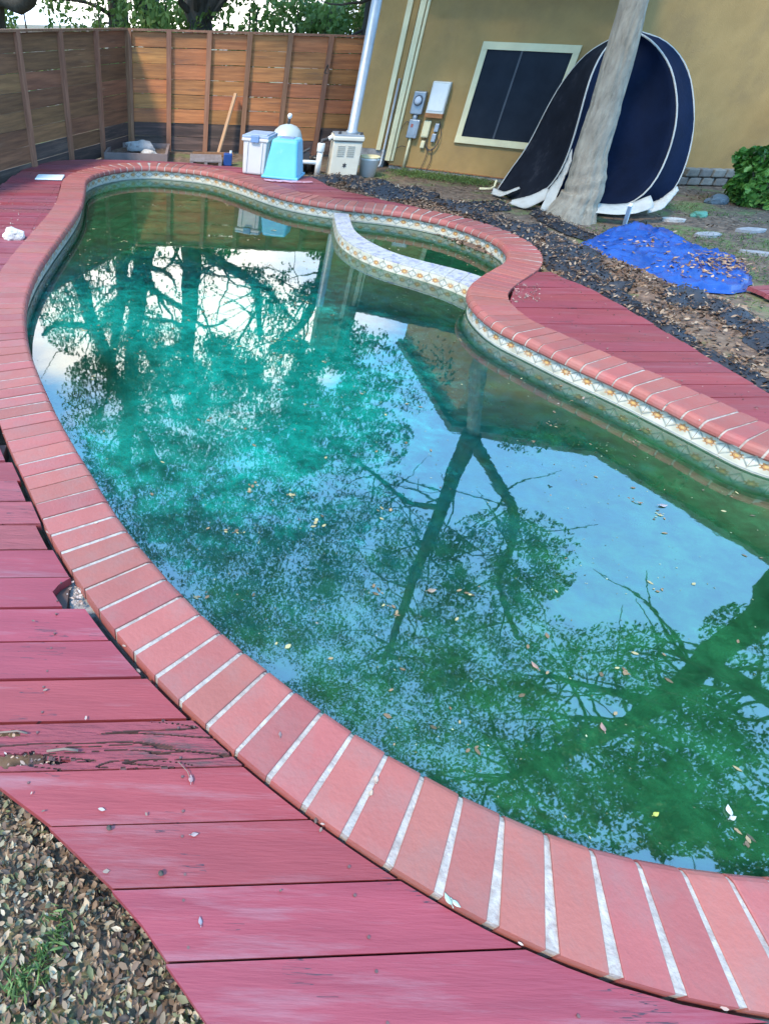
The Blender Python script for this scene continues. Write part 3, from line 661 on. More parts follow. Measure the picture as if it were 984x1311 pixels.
tag(leaves('leaf_litter', P, rng.uniform(.025, .055, len(P)), m_litter, flat=.55), 'brown dry leaves covering the garden bed', None, None, 'stuff')
# litter in the near left corner
P = []
while len(P) < 17000:
    x, y = random.uniform(-1.2, .35), random.uniform(-.3, 1.25)
    # only outside the deck
    if len([1 for iv in crossings(polyL, np.dot((x, y), by_)) if iv[0]+.03 < np.dot((x, y), bx_) < iv[1]-.03]): continue
    if x > .5 or x > -.1+(y-.4)*-.9: continue
    P.append((x, y, gh(x, y)+random.uniform(.003, .035)))
near_tone = [(.025, .015, .01), (.06, .032, .018), (.12, .065, .035), (.20, .115, .06), (.30, .185, .10), (.48, .37, .24), (.14, .14, .05), (.09, .05, .028)]
tag(leaves('leaf_litter', P, rng.uniform(.008, .034, len(P)), leafmat('pale_dry_leaf', near_tone, trans=.1), flat=.55, aspect=.5, curl=.5), 'pale and brown fallen leaves beside the near deck corner', None, None, 'stuff')
m_gr = leafmat('grass_blade', [(.05, .09, .02), (.12, .20, .05), (.24, .34, .10)], .4)
P = []
for _ in range(160):
    c = random.choice([(-.31, .27), (-.36, .22), (-.29, .33)]); P.append((c[0]+random.gauss(0, .02), c[1]+random.gauss(0, .02), GZ+.03+random.uniform(0, .012)))
# grass tufts by the house wall and patches on the right
for _ in range(5000):
    f = random.random(); p = np.array([3.2, 10.45])*(1-f)+np.array([4.35, 9.85])*f; P.append((p[0]+random.gauss(0, .1)-.1, p[1]+random.gauss(0, .14)-.12, GZ+.02+abs(random.gauss(0, .02))))
for _ in range(26000):
    x, y = random.uniform(4.2, 10), random.uniform(2.5, 9.5)
    if noise.noise(Vector((x*1.1, y*1.1, 4)))+.4*noise.noise(Vector((x*4, y*4, 1))) < .02 or bed_w(x, y) > .1: continue
    P.append((x, y, GZ+.012+random.uniform(0, .015)))
tag(leaves('grass', P, rng.uniform(.02, .05, len(P)), m_gr, flat=.0, aspect=.16), 'short sparse grass on bare soil', None, None, 'stuff')
P = []
for _ in range(9000):
    x, y = random.uniform(1.8, 9.8), random.uniform(2.0, 10.3)
    if min(np.linalg.norm(C-np.array([x, y]), axis=1)) < .45: continue
    if len([1 for iv in crossings(arcR+outerR, np.dot((x, y), by_)) if iv[0]-.02 < np.dot((x, y), bx_) < iv[1]+.02]) and random.random() < .97: continue
    P.append((x, y, gh(x, y)+.012))
tag(leaves('leaf_litter', P, rng.uniform(.02, .05, len(P)), m_litter, flat=.8), 'scattered dry leaves over the bare soil', None, None, 'stuff')
#MORE
# ------------------------------------------------------------------ fences
def fence(pts, hts, m_hi, bay, label, extra_post=True):
    f = thing('wood_fence', (pts[0][0], pts[0][1], 0), label, 'fence'); o0 = np.array([pts[0][0], pts[0][1], 0.])
    a, b = np.array(pts[0], float), np.array(pts[1], float); Ln = np.linalg.norm(b-a); d = (b-a)/Ln; ang = math.atan2(d[1], d[0]); nn = np.array([d[1], -d[0]])
    nb_ = max(1, round(Ln/bay)); bw_ = Ln/nb_; top = hts; rows = 8; bh = (top-GZ-.02)/rows
    for i in range(nb_+1):
        p = a+d*bw_*i+nn*.035; mb = MB(); mb.box((p[0]-o0[0], p[1]-o0[1], (GZ-.1+top+.02)/2), (.075, .05, top+.02-GZ+.1), ang); mb.build('post', m_post, f)
    for i in range(nb_):
        for r in range(rows):
            z0 = GZ+.02+r*bh; c = a+d*(i+.5)*bw_; g = random.choice([.004, .004, .004, .008, .014])
            mb = MB(); Mr = Matrix.Rotation(random.uniform(-.006, .006), 3, Vector((nn[0], nn[1], 0)))
            mb.box((c[0]-o0[0], c[1]-o0[1], z0+bh/2), (bw_-.006, .022+random.uniform(0, .006), bh-g), ang, Mr)
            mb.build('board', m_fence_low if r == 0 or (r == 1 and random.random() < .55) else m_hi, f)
    mb = MB(); c = (a+b)/2; mb.box((c[0]-o0[0], c[1]-o0[1], top+.015), (Ln+.05, .11, .025), ang); mb.build('cap_rail', m_post, f)
    return f
FT = 1.30
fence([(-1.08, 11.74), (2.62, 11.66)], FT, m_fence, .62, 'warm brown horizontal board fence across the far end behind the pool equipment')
fence([(-3.3, 6.6), (-1.14, 11.72)], FT, m_fence_side, .92, 'dull brown horizontal board fence along the left side with darker posts')
def plank(name, p, q, wd, th, m, label, cat, group=None):
    mb = MB(); p = Vector(p); q = Vector(q); d = q-p; M_ = d.to_track_quat('Z', 'Y').to_matrix()
    mb.box((0, 0, d.length/2), (wd, th, d.length)); mb.v = [tuple(M_@Vector(v)) for v in mb.v]
    o = mb.build(name, m); o.location = p; return tag(o, label, cat, group)
a_ = at(277, 186, GZ); m_plank = mat('pale_plank', (.50, .30, .17), rough=.8, scale=4, stretch=(6, 6, .7), bump=.3)
plank('leaning_plank', (a_[0], 11.45, GZ), (a_[0]+.24, 11.60, .62), .07, .02, m_plank, 'pale plank leaning diagonally against the far fence', 'plank')
plank('ground_timber', (-.05, 11.35, GZ+.03), (.62, 11.38, GZ+.03), .06, .05, m_post, 'low timber lying along the foot of the far fence', 'timber')

# ------------------------------------------------------------------ house
WP, WQ = np.array([3.07, 10.80]), np.array([4.63, 9.92]); wd_ = (WQ-WP)/np.linalg.norm(WQ-WP); WA = math.atan2(wd_[1], wd_[0])
house = thing('house', (WP[0], WP[1], 0), 'tan stucco house with cream trim, chimney chase and dark screened window', 'house', None, WA)
inv = Matrix.Rotation(-WA, 3, 'Z')
def hw(x, y, z=0): v = inv @ Vector((x-WP[0], y-WP[1], z)); return (v.x, v.y)
E1 = 2.42
mb = MB(); mb.prism([(0, 0), (E1, 0), hw(5.75, 10.85), hw(5.75, 15), hw(3.0, 15)], -.115, 2.0); mb.build('wall', m_wall, house)
mb = MB(); mb.prism([(-.0, -.004), (E1, -.004), (E1, .1), (0, .1)], GZ-.2, -.128); mb.build('foundation', m_concrete, house)
mb = MB(); mb.box((E1/2, .0, -.121), (E1, .03, .012)); mb.build('weep_screed', m_rust, house)
# eave of the low wing
mb = MB(); mb.v = [(-.05, -.30, 1.98), (E1+.1, -.30, 1.98), (E1+.1, 3.2, 3.1), (-.05, 3.2, 3.1), (-.05, -.30, 1.90), (E1+.1, -.30, 1.90), (E1+.1, 3.2, 3.0), (-.05, 3.2, 3.0)]
mb.f = [(0, 1, 2, 3), (7, 6, 5, 4), (0, 4, 5, 1), (1, 5, 6, 2), (2, 6, 7, 3), (3, 7, 4, 0)]; mb.build('roof', m_roof, house)
# chimney chase
c0, c1 = np.array([2.40, 11.05]), np.array([2.99, 10.845])
mb = MB(); mb.prism([hw(*c0), hw(*c1), hw(c1[0]+.3, c1[1]+.6), hw(c0[0]+.3, c0[1]+.6)], .06, 2.9); mb.build('chimney_chase', m_wall, house)
mb = MB(); mb.prism([hw(*c0), hw(*c1), hw(c1[0]+.3, c1[1]+.6), hw(c0[0]+.3, c0[1]+.6)], GZ-.1, .057); mb.build('chase_foundation', m_concrete, house)
cw = (c1-c0)/np.linalg.norm(c1-c0); cn = np.array([cw[1], -cw[0]])
def chase_trim(s, w_, th, z0, z1):
    p = c0+cw*s+cn*th/2; q = hw(*p); mb = MB(); mb.box((q[0], q[1], (z0+z1)/2), (w_, th, z1-z0), math.atan2(cw[1], cw[0])-WA); mb.build('corner_trim', m_trim, house)
chase_trim(.035, .07, .03, .08, 2.88); chase_trim(.50, .07, .03, .05, 2.88)
for s, w_ in ((-.035, .085), (.035, .045)):
    mb = MB(); mb.box((s, -.02 if s < 0 else -.012, .96), (w_-.008, .04 if s < 0 else .025, 2.06)); mb.build('corner_trim', m_trim, house)
# downspout and small pipe next to the corner
mb = MB(); mb.tube([(-.12, -.05, .9), (-.12, -.05, -.12), (-.13, -.10, -.16)], .018, 8); mb.build('downspout', m_metal, house, True)
# window with cream frame
wz0, ws0, ws1, wz1 = .315, .955, 2.0, 1.25
wf = MB(); fw = .075
wf.box((ws0-fw/2, -.015, (wz0+wz1)/2), (fw, .03, wz1-wz0)); wf.box((ws1+fw/2, -.015, (wz0+wz1)/2), (fw, .03, wz1-wz0))
wf.box(((ws0+ws1)/2, -.018, wz0-fw/2), (ws1-ws0+2*fw, .036, fw)); wf.box(((ws0+ws1)/2, -.018, wz1+fw/2), (ws1-ws0+2*fw, .036, fw))
win = wf.build('window', m_trim, house)
mb = MB(); mb.box(((ws0+ws1)/2, -.006, (wz0+wz1)/2), (ws1-ws0, .008, wz1-wz0)); mb.build('pane', m_glass, win)
mb = MB(); mb.box((ws0+.44, -.012, (wz0+wz1)/2), (.022, .012, wz1-wz0)); mb.build('mullion', mat('dark_frame', (.07, .075, .085), rough=.5), win)
# right wing, further back, with a rising gable
gp = [(5.75, -.115), (16.5, -.115), (16.5, 8.3), (15.1, 7.8), (8.94, 4.75), (6.8, 4.45), (5.75, 4.3)]
mb = MB(); k = len(gp); Y0, Y1 = 10.85, 15.
for Y in (Y0, Y1):
    for x, z in gp: q = hw(x, Y); mb.v.append((q[0], q[1], z))
mb.f = [tuple(range(k)), tuple(range(2*k-1, k-1, -1))]+[(i, i+k, (i+1) % k+k, (i+1) % k) for i in range(k)]; mb.build('wall', m_wall, house)
mb = MB()
for Y in (Y0-.35, Y1):
    for x, z in ((5.6, 4.27), (6.8, 4.45), (8.94, 4.75), (15.1, 7.8), (16.9, 8.45)): q = hw(x, Y); mb.v += [(q[0], q[1], z), (q[0], q[1], z+.13)]
for i in range(4):
    a = 2*i; b = 10+2*i; mb.f += [(a, a+2, a+3, a+1), (b+1, b+3, b+2, b), (a+1, a+3, b+3, b+1), (b, b+2, a+2, a)]
mb.f += [(0, 1, 11, 10), (8, 18, 19, 9)]; mb.build('roof', m_roof, house)
mb = MB(); q = hw(11, 10.84); mb.box((q[0], q[1], (GZ-.2-.125)/2), (10.5, .04, .2), -WA); mb.build('foundation', m_concrete, house)
# stone blocks along the foot of the right wing
st = thing('stone_edging', (7.4, 10.2, GZ), 'low edging of grey stone blocks at the foot of the tan wall', 'edging')
m_stone = mat('edging_stone', (.27, .24, .20), (.15, .13, .11), rough=.9, scale=8, bump=.6, rnd=.25)
for r in range(2):
    for i in range(7):
        mb = MB(); mb.box((i*.2+(r*.1)-.1+random.uniform(-.01, .01), -i*.0+random.uniform(-.01, .01), .055+r*.105), (.185, .15, .095), random.uniform(-.06, .06), None, .93)
        bevel(mb.build('stone', m_stone, st), .015)
# meters and boxes on the wall (local frame of the wall: x along, -y outwards)
def on_house(name, label, cat, s, z, group=None): p = WP+wd_*s; return thing(name, (p[0], p[1], z), label, cat, group, WA)
em = on_house('electric_meter', 'grey electric meter box with round glass dial on the tan wall', 'meter', .235, .62)
mb = MB(); mb.box((0, -.05, .03), (.17, .10, .26)); bevel(mb.build('housing', m_metal, em), .012)
mb = MB(); mb.tube([(0, -.10, .06), (0, -.125, .06)], .062, 20); mb.build('dial_ring', mat('dark_ring', (.08, .09, .12), rough=.4), em)
mb = MB(); mb.tube([(0, -.12, .06), (0, -.15, .06), (0, -.158, .06)], [.052, .045, .02], 20); mb.build('dial_glass', mat('dial_glass', (.62, .64, .68), rough=.15), em, True)
mb = MB(); mb.tube([(0, -.05, -.10), (0, -.05, -.19)], .035, 12); mb.build('conduit', m_metal, em, True)
db = on_house('disconnect_box', 'grey switch box hanging below the round meter', 'switch box', .25, .35)
mb = MB(); mb.box((0, -.045, 0), (.15, .09, .22)); bevel(mb.build('housing', m_metal, db), .01)
mb = MB(); mb.box((0, -.093, .01), (.10, .008, .16)); mb.build('cover', m_metal, db)
mb = MB(); mb.box((-.02, -.099, .04), (.03, .006, .04)); mb.build('warning_sticker', mat('red_sticker', (.5, .12, .08)), db)
mb = MB(); mb.tube([(-.01, -.045, -.11), (-.01, -.045, -.50)], .020, 10); mb.build('conduit', m_trim, db, True)
bb = on_house('breaker_panel', 'large off-white breaker panel with rusty bottom edge', 'breaker panel', .50, .66)
mb = MB(); mb.box((0, -.05, .06), (.25, .10, .36)); bevel(mb.build('housing', mat('offwhite_enamel', (.66, .66, .60), rough=.4, scale=4, dirt=(.42, .30, .18), dscale=5, dthr=(.5, .8), damt=.5), bb), .01)
mb = MB(); mb.box((0, -.103, .07), (.21, .008, .30)); mb.build('door', m_white, bb)
mb = MB(); mb.box((0, -.052, -.135), (.252, .104, .05)); mb.build('rusty_edge', m_rust, bb)
cb = on_house('cable_box', 'narrow cream cable box between the grey switch box and the small grey boxes', 'cable box', .435, .36)
mb = MB(); mb.box((0, -.03, 0), (.105, .06, .20)); bevel(mb.build('housing', m_trim, cb), .008)
mb = MB(); mb.box((0, -.063, 0), (.085, .006, .17)); mb.build('cover', m_trim, cb)
for k_, (s, z, hh, lb) in enumerate(((.58, .385, .10, 'small grey junction box, upper of the two beside the cream box'), (.575, .265, .10, 'small grey junction box, lower of the two, with looped cables'), (.44, .175, .09, 'small cream fitting below the cream cable box'))):
    jb = on_house('junction_box', lb, 'junction box', s, z)
    mb = MB(); mb.box((0, -.025, 0), (.06, .05, hh)); bevel(mb.build('housing', m_metal if k_ < 2 else m_trim, jb), .006)
    mb = MB(); mb.box((0, -.052, 0), (.048, .005, hh*.8)); mb.build('cover', m_metal if k_ < 2 else m_trim, jb)
m_cable = mat('dark_cable', (.05, .045, .045), rough=.6)
cbv = on_house('wall_cables', 'loose dark cables looping from the boxes down the wall', 'cables', .5, 0)
def cable(pts, r=.005):
    P_ = [Vector(p) for p in pts]; out_ = []
    for i in range(len(P_)-1):
        p0 = P_[max(i-1, 0)]; p1 = P_[i]; p2 = P_[i+1]; p3 = P_[min(i+2, len(P_)-1)]
        for k in range(6):
            t = k/6; out_.append(.5*((2*p1)+(-p0+p2)*t+(2*p0-5*p1+4*p2-p3)*t*t+(-p0+3*p1-3*p2+p3)*t**3))
    out_.append(P_[-1]); mb = MB(); mb.tube(out_, r, 6); return mb
cable([(.08, -.03, .34), (.15, -.04, .22), (.10, -.04, .13), (.02, -.04, .14), (-.02, -.03, .25)]).build('cable', m_cable, cbv)
cable([(.10, -.03, .46), (.17, -.04, .30), (.13, -.05, .15), (.05, -.04, .11), (-.04, -.03, .20), (-.05, -.03, .27)]).build('cable', m_cable, cbv)
cable([(.04, -.03, .12), (.03, -.03, 0), (0, -.03, -.12), (-.05, -.08, -.17)]).build('cable', m_cable, cbv)
cable([(.09, -.03, .14), (.12, -.03, 0), (.10, -.03, -.1), (.09, -.06, -.17)]).build('cable', m_cable, cbv)
cable([(-.44, -.02, .33), (-.38, -.02, .42), (-.32, -.03, .40)], .004).build('cable', m_cable, cbv)
cable([(-.47, -.02, .20), (-.45, -.02, .10), (-.36, -.03, .13), (-.30, -.03, .12)], .004).build('cable', m_cable, cbv)

# ------------------------------------------------------------------ pool equipment
tt = thing('storage_tote', (.84, 9.19, -.012), 'grey beige storage tote with blue-grey lid and blue latch on the far deck', 'storage tote', None, R(-22))
m_tote = mat('tote_plastic', (.60, .55, .50), (.54, .49, .45), rough=.5, scale=3, dirt=(.40, .35, .30), dscale=4, dthr=(.6, .85), damt=.5); m_bl = mat('tote_blue', (.17, .26, .42), rough=.45); m_lid = mat('tote_lid', (.30, .36, .45), (.26, .31, .39), rough=.45, scale=3)
mb = MB(); mb.box((0, 0, .195), (.30, .36, .39), 0, None, 1.10); bevel(mb.build('body', m_tote, tt), .02)
mb = MB()
for x in (-.10, .10): mb.box((x, -.19, .185), (.018, .022, .33), 0, Matrix.Rotation(.045, 3, 'X'))
for y in (-.12, .0, .12): mb.box((.163, y, .185), (.022, .018, .33), 0, Matrix.Rotation(.04, 3, 'Y'))
mb.build('rib', m_tote, tt)
mb = MB(); mb.box((0, 0, .375), (.365, .425, .035)); bevel(mb.build('rim', m_tote, tt), .01)
mb = MB(); mb.box((0, 0, .405), (.36, .42, .028)); mb.box((0, 0, .424), (.30, .36, .014)); bevel(mb.build('lid', m_lid, tt), .01)
mb = MB(); mb.box((0, -.218, .385), (.11, .022, .075)); bevel(mb.build('latch', m_bl, tt), .008)
bnn = thing('blue_bin', (1.18, 8.98, -.012), 'light blue plastic bin standing upside down beside the grey tote', 'bin', None, R(-20))
m_cyan = mat('sky_blue_plastic', (.16, .50, .66), (.12, .42, .58), rough=.4, scale=2.5, dirt=(.42, .60, .66), dscale=7, dthr=(.6, .75), damt=.5)
mb = MB(); mb.box((0, 0, .205), (.46, .44, .41), 0, None, .72); bevel(mb.build('body', m_cyan, bnn), .035, 4)
mb = MB(); mb.box((0, 0, .015), (.49, .47, .03)); bevel(mb.build('rim', m_cyan, bnn), .01)
mb = MB(); mb.box((0, 0, .411), (.18, .16, .010)); bevel(mb.build('base_recess', m_bl, bnn), .006)
mb = MB()
P_ = [(.9+1.0*f, 8.72-.05*math.sin(f*3)+random.uniform(-.02, .02)) for f in np.linspace(0, .62, 14)]
b_ = [(p[0]+.01, p[1]-.07-.03*random.random()) for p in P_]
mb.prism(P_[::-1]+b_, -.010, -.004)
tag(mb.build('crumpled_sheet', mat('pink_plastic_sheet', (.62, .26, .28), (.55, .20, .24), rough=.35, scale=20, dirt=(.75, .62, .60), dscale=14, dthr=(.5, .7))), 'thin pink plastic sheet lying in front of the blue bin', 'plastic sheet')
sf = thing('sand_filter', (1.32, 10.15, GZ), 'grey domed sand filter tank with gauge behind the bins', 'filter tank')
m_tank = mat('tank_grey', (.45, .50, .48), (.38, .42, .41), rough=.45, scale=4)
mb = MB(); mb.lathe((0, 0, 0), [(.19, 0), (.215, .03), (.225, .12), (.225, .40), (.215, .45), (.18, .515), (.12, .56), (.05, .58), (.02, .585)], 28); mb.build('tank', m_tank, sf, True)
mb = MB(); mb.lathe((0, 0, .30), [(.229, 0), (.234, .01), (.234, .03), (.229, .04)], 28); mb.build('clamp_band', m_metal, sf, True)
mb = MB(); mb.tube([(0, 0, .58), (0, 0, .65)], .022, 10); mb.build('valve_stem', m_cable, sf, True)
mb = MB(); mb.tube([(0, -.01, .675), (0, -.04, .675)], .032, 14); mb.build('gauge', m_white, sf, True)
pp = thing('pvc_pipework', (1.80, 9.95, GZ), 'white plastic pipe riser with side branch between bin and heater', 'pipes')
mb = MB(); mb.tube([(0, 0, 0), (0, 0, .34)], .042, 14); mb.build('riser', m_white, pp, True)
mb = MB(); mb.lathe((0, 0, .30), [(.05, 0), (.054, .01), (.054, .09), (.05, .10)], 16); mb.build('coupling', m_white, pp, True)
mb = MB(); mb.tube([(0, 0, .17), (-.26, .05, .17), (-.42, .06, .17)], .026, 12); mb.build('branch', m_white, pp, True)
mb = MB(); mb.tube([(0, .0, .38), (.0, .02, .43), (.12, .06, .45), (.26, .1, .45)], .02, 10); mb.build('elbow', m_cable, pp, True)
mb = MB(); mb.tube([(.09, 0, .45), (.14, 0, .48)], .028, 10); mb.build('valve_cap', m_white, pp, True)
mb = MB(); mb.box((-.20, .08, .24), (.11, .09, .09)); mb.tube([(-.25, .04, .28), (-.15, .04, .33)], .016, 8); mb.build('valve', m_cable, pp)
mb = MB(); mb.tube([(-.27, -.12, 0), (-.27, -.12, .13)], .02, 10); mb.build('stub', m_white, pp, True)
pump = thing('pool_pump', (1.62, 10.2, GZ), 'small dark pool pump behind the white pipes', 'pump')
mb = MB(); mb.tube([(-.16, 0, .10), (.02, 0, .10)], .08, 16); mb.build('motor', m_cable, pump, True)
mb = MB(); mb.tube([(.03, 0, .10), (.06, 0, .10), (.12, 0, .10)], [.09, .10, .07], 16); mb.build('volute', mat('black_plastic', (.03, .03, .032), rough=.4), pump, True)
mb = MB(); mb.lathe((.18, 0, .02), [(.07, 0), (.075, .15), (.08, .16), (.08, .185), (.05, .20)], 16); mb.build('strainer', mat('black_plastic', (.03, .03, .032), rough=.4), pump, True)
ht = thing('pool_heater', (2.16, 9.98, GZ), 'cream pool heater cabinet with vents and tall grey flue pipe', 'heater', None, R(-3))
m_heat = mat('cream_enamel', (.66, .60, .47), (.56, .50, .39), rough=.5, scale=4, dirt=(.35, .30, .22), dscale=5, dthr=(.58, .8), damt=.5)
mb = MB(); mb.box((0, 0, .235), (.40, .34, .43)); bevel(mb.build('cabinet', m_heat, ht), .012)
mb = MB(); mb.box((0, 0, .475), (.43, .37, .05)); bevel(mb.build('top', m_heat, ht), .012)
mb = MB(); mb.box((0, -.01, .447), (.405, .345, .008)); mb.build('shadow_gap', m_cable, ht)
mb = MB()
for i in range(6):
    for sx in (-.085, .055): mb.box((sx, -.173, .28+i*.022), (.10, .008, .009))
mb.build('louvre', mat('louvre_grey', (.42, .38, .30)), ht)
mb = MB(); k = []
for i in range(12):
    a = 2*math.pi*i/12; r_ = .035 if i % 2 else .018; k.append((math.cos(a)*r_, math.sin(a)*r_))
mb.v = [(x, -.1745, .17+z) for x, z in k]+[(x, -.170, .17+z) for x, z in k]; mb.f = [tuple(range(12))]+[(i, (i+1) % 12, (i+1) % 12+12, i+12) for i in range(12)]
mb.build('emblem', m_cable, ht)
mb = MB(); mb.box((0, 0, .51), (.40, .34, .015)); mb.build('vent_plate', m_metal, ht)
mb = MB(); mb.lathe((.05, 0, .515), [(.085, 0), (.085, .03), (.066, .04), (.066, 1.35), (.06, 1.36)], 20); mb.build('flue', m_metal, ht, True)
for sx in (-.13, .17): mb = MB(); mb.box((sx, -.10, .53), (.04, .03, .03)); mb.build('bracket', m_cable, ht)
bk = thing('bucket', (2.58, 10.12, GZ), 'cream plastic bucket beside the pool heater', 'bucket')
mb = MB(); mb.lathe((0, 0, 0), [(.115, 0), (.14, .20), (.148, .205), (.148, .225), (.14, .23)], 22); mb.build('body', m_white, bk, True)
mb = MB(); mb.lathe((0, 0, .23), [(.15, 0), (.15, .015), (.13, .02)], 22); mb.build('lid', m_trim, bk, True)
can = thing('blue_can', (.50, 10.6, GZ), 'small blue container with white cap left of the storage tote', 'container')
mb = MB(); mb.box((0, 0, .08), (.13, .11, .16)); bevel(mb.build('body', mat('dark_blue_plastic', (.02, .07, .26), rough=.4), can), .015)
mb = MB(); mb.tube([(.04, 0, .16), (.04, 0, .19)], .02, 10); mb.build('cap', m_white, can)
pal = thing('wooden_pallet', (.16, 10.75, GZ), 'low slatted pallet lying on the ground near the far fence', 'pallet')
m_pal = mat('grey_wood', (.28, .23, .22), (.2, .16, .15), rough=.9, scale=4, stretch=(5, .6, 5))
for i in range(5): mb = MB(); mb.box((0, -.24+i*.12, .065), (.5, .085, .018)); mb.build('slat', m_pal, pal)
for i in range(3): mb = MB(); mb.box((-.22+i*.22, 0, .028), (.05, .56, .05)); mb.build('bearer', m_pal, pal)
# raised bed
rbx = thing('raised_bed', (-.93, 11.05, GZ), 'empty timber framed raised bed at the foot of the far fence', 'raised bed')
m_rb = mat('grey_timber', (.25, .18, .16), (.17, .12, .11), rough=.85, scale=4, bump=.4)
for c_, s_ in (((0, -.50, .065), (.98, .04, .13)), ((0, .46, .065), (.98, .04, .13)), ((-.47, -.02, .063), (.04, .92, .126)), ((.47, -.02, .063), (.04, .92, .126))):
    mb = MB(); mb.box(c_, s_); mb.build('side_board', m_rb, rbx)
mb = MB(); mb.box((0, -.02, .045), (.88, .88, .05)); mb.build('soil', m_soil, rbx)
def rock(name, c, sz, m, label, cat='rock', seed=0, group=None):
    import bmesh
    bm = bmesh.new(); bmesh.ops.create_icosphere(bm, subdivisions=3, radius=1)
    for v in bm.verts:
        k = 1+.35*noise.noise(v.co*1.3+Vector((seed, 0, 0)))+.12*noise.noise(v.co*4+Vector((seed, 3, 0))); v.co = Vector((v.co.x*sz[0], v.co.y*sz[1], max(v.co.z, -.5)*sz[2]))*k
    me = bpy.data.meshes.new(name); bm.to_mesh(me); bm.free(); me.materials.append(m); o = bpy.data.objects.new(name, me); COL.objects.link(o); o.location = c
    return tag(o, label, cat, group)
m_rock = mat('pale_rock', (.68, .60, .52), (.45, .38, .33), rough=.9, scale=12, bump=.8, dirt=(.28, .22, .18), dscale=9)
m_grock = mat('grey_rock', (.42, .38, .36), (.26, .24, .23), rough=.9, scale=9, bump=.8)
rock('rock', (-.90, 11.05, GZ+.14), (.24, .09, .09), m_grock, 'long grey rock lying across the raised bed', seed=3)
rock('rock', (-.74, 10.75, GZ+.10), (.13, .08, .05), m_rock, 'small pale rock at the front of the raised bed', seed=6)
p = at(20, 303, 0); rock('rock', (p[0]-.02, p[1]+.02, .012), (.105, .075, .06), m_rock, 'white lump of rock on the left deck boards', seed=9)
mb = MB(); c_ = at(66, 226.5, 0); mb.box((c_[0]-.02, c_[1], -.002), (.34, .27, .018), .05)
tag(bevel(mb.build('skimmer_lid', m_white), .01), 'flat white rectangular lid on the left deck near the fence', 'lid')

# ------------------------------------------------------------------ trees
m_bark = mat('bark', (.40, .33, .24), (.25, .20, .145), rough=.95, scale=7, detail=9, bump=1., bscale=30, stretch=(2.5, 2.5, .9), dirt=(.20, .165, .115), dscale=6, dthr=(.54, .68))
m_bark2 = mat('dark_bark', (.09, .075, .055), (.05, .04, .03), rough=.95, scale=8, stretch=(3, 3, 1), bump=.8)
m_leafn = leafmat('oak_leaf', [(.045, .085, .018), (.08, .14, .03), (.13, .21, .05)], .4)
m_leaff = leafmat('far_leaf', [(.10, .16, .03), (.17, .26, .06), (.26, .36, .10)], .45)
def limb(parent, name, pts, r0, r1, m=m_bark2, n=10):
    P_ = [Vector(p) for p in pts]; out_ = []
    for i in range(len(P_)-1):
        p0 = P_[max(i-1, 0)]; p1 = P_[i]; p2 = P_[i+1]; p3 = P_[min(i+2, len(P_)-1)]
        for k in range(5):
            t = k/5; q = .5*((2*p1)+(-p0+p2)*t+(2*p0-5*p1+4*p2-p3)*t*t+(-p0+3*p1-3*p2+p3)*t**3)
            q += Vector((noise.noise(q*1.7), noise.noise(q*1.7+Vector((5, 0, 0))), 0))*r0*.35; out_.append(q)
    out_.append(P_[-1]); rr = [r0+(r1-r0)*(i/(len(out_)-1)) for i in range(len(out_))]
    rr = [r*(1+.12*noise.noise(Vector((i*.7, r0*9, 2)))) for i, r in enumerate(rr)]
    mb = MB(); mb.tube([p-parent.location for p in out_], rr, n); o = mb.build(name, m, parent, True); return out_
def twigs(parent, path, r, nt_, ln):
    """thin branches leaving a limb"""
    mb = MB(); tips = []
    for _ in range(nt_):
        i = random.randint(len(path)//4, len(path)-2); p = Vector(path[i]); d = Vector((random.gauss(0, 1), random.gauss(0, 1), random.gauss(.4, .6))).normalized()
        pts = [p]; q = p.copy()
        for k in range(6): d = (d+Vector((random.gauss(0, .25), random.gauss(0, .25), random.gauss(.03, .2)))).normalized(); q = q+d*ln/6*random.uniform(.7, 1.2); pts.append(q.copy())
        mb.tube([v-parent.location for v in pts], [r*(1-.8*k/6) for k in range(7)], 5); tips += pts[2:]
    mb.build('twig', m_bark2, parent)['kind'] = 'stuff'; return tips
def cloud(regions, count, sc=.55, th=.02):
    """points in soft lumps; each region is (x, y, rx, ry, D, dD, weight): a lump of crown seen mirrored at x, y"""
    P = []; wts = np.array([r[6]*r[2]*r[3] for r in regions], float); wts /= wts.sum()
    tries = 0
    while len(P) < count and tries < count*8:
        tries += 1
        x, y, rx, ry, D, dD, _ = regions[rng.choice(len(regions), p=wts)]
        a = random.uniform(0, 2*math.pi); r = math.sqrt(random.random())
        p = mir(x+rx*r*math.cos(a), y+ry*r*math.sin(a), D+random.uniform(-dD, dD))
        k = noise.noise(Vector(p)/sc)+.55*noise.noise(Vector(p)/(sc*.33))
        if k < th+.25*r or p[2] < 2.0: continue
        P.append(p)
    return np.array(P)
def to_local(P, o): return P-np.array(o.location)
# tree 1: the pale trunk standing in the bed in front of the tent
b1 = np.array([4.62, 7.92]); D1 = float(np.linalg.norm(b1))
oak = thing('oak_tree', (b1[0], b1[1], GZ), 'pale grey barked oak trunk rising in front of the dark tent', 'tree')
tp_ = [(4.60, 7.93, GZ-.05), (4.63, 7.93, .10), tuple(atD(755, 200, D1)), tuple(atD(776, 131, D1)), tuple(mir(612, 470, D1)), tuple(mir(604, 560, D1))]
path = [Vector(p) for p in tp_]; mb = MB()
fine = []
for i in range(len(path)-1):
    for k in range(14): fine.append(path[i].lerp(path[i+1], k/14))
fine.append(path[-1]); rr = []
for q in fine: h = q.z-GZ; rr.append(max(.10, .195+.13*math.exp(-h*5)-.035*h))
mb.tube([q-oak.location for q in fine], [r*(1+.06*noise.noise(Vector((i*.35, 1, 2)))) for i, r in enumerate(rr)], 72)
ax_ = [q-oak.location for q in fine]
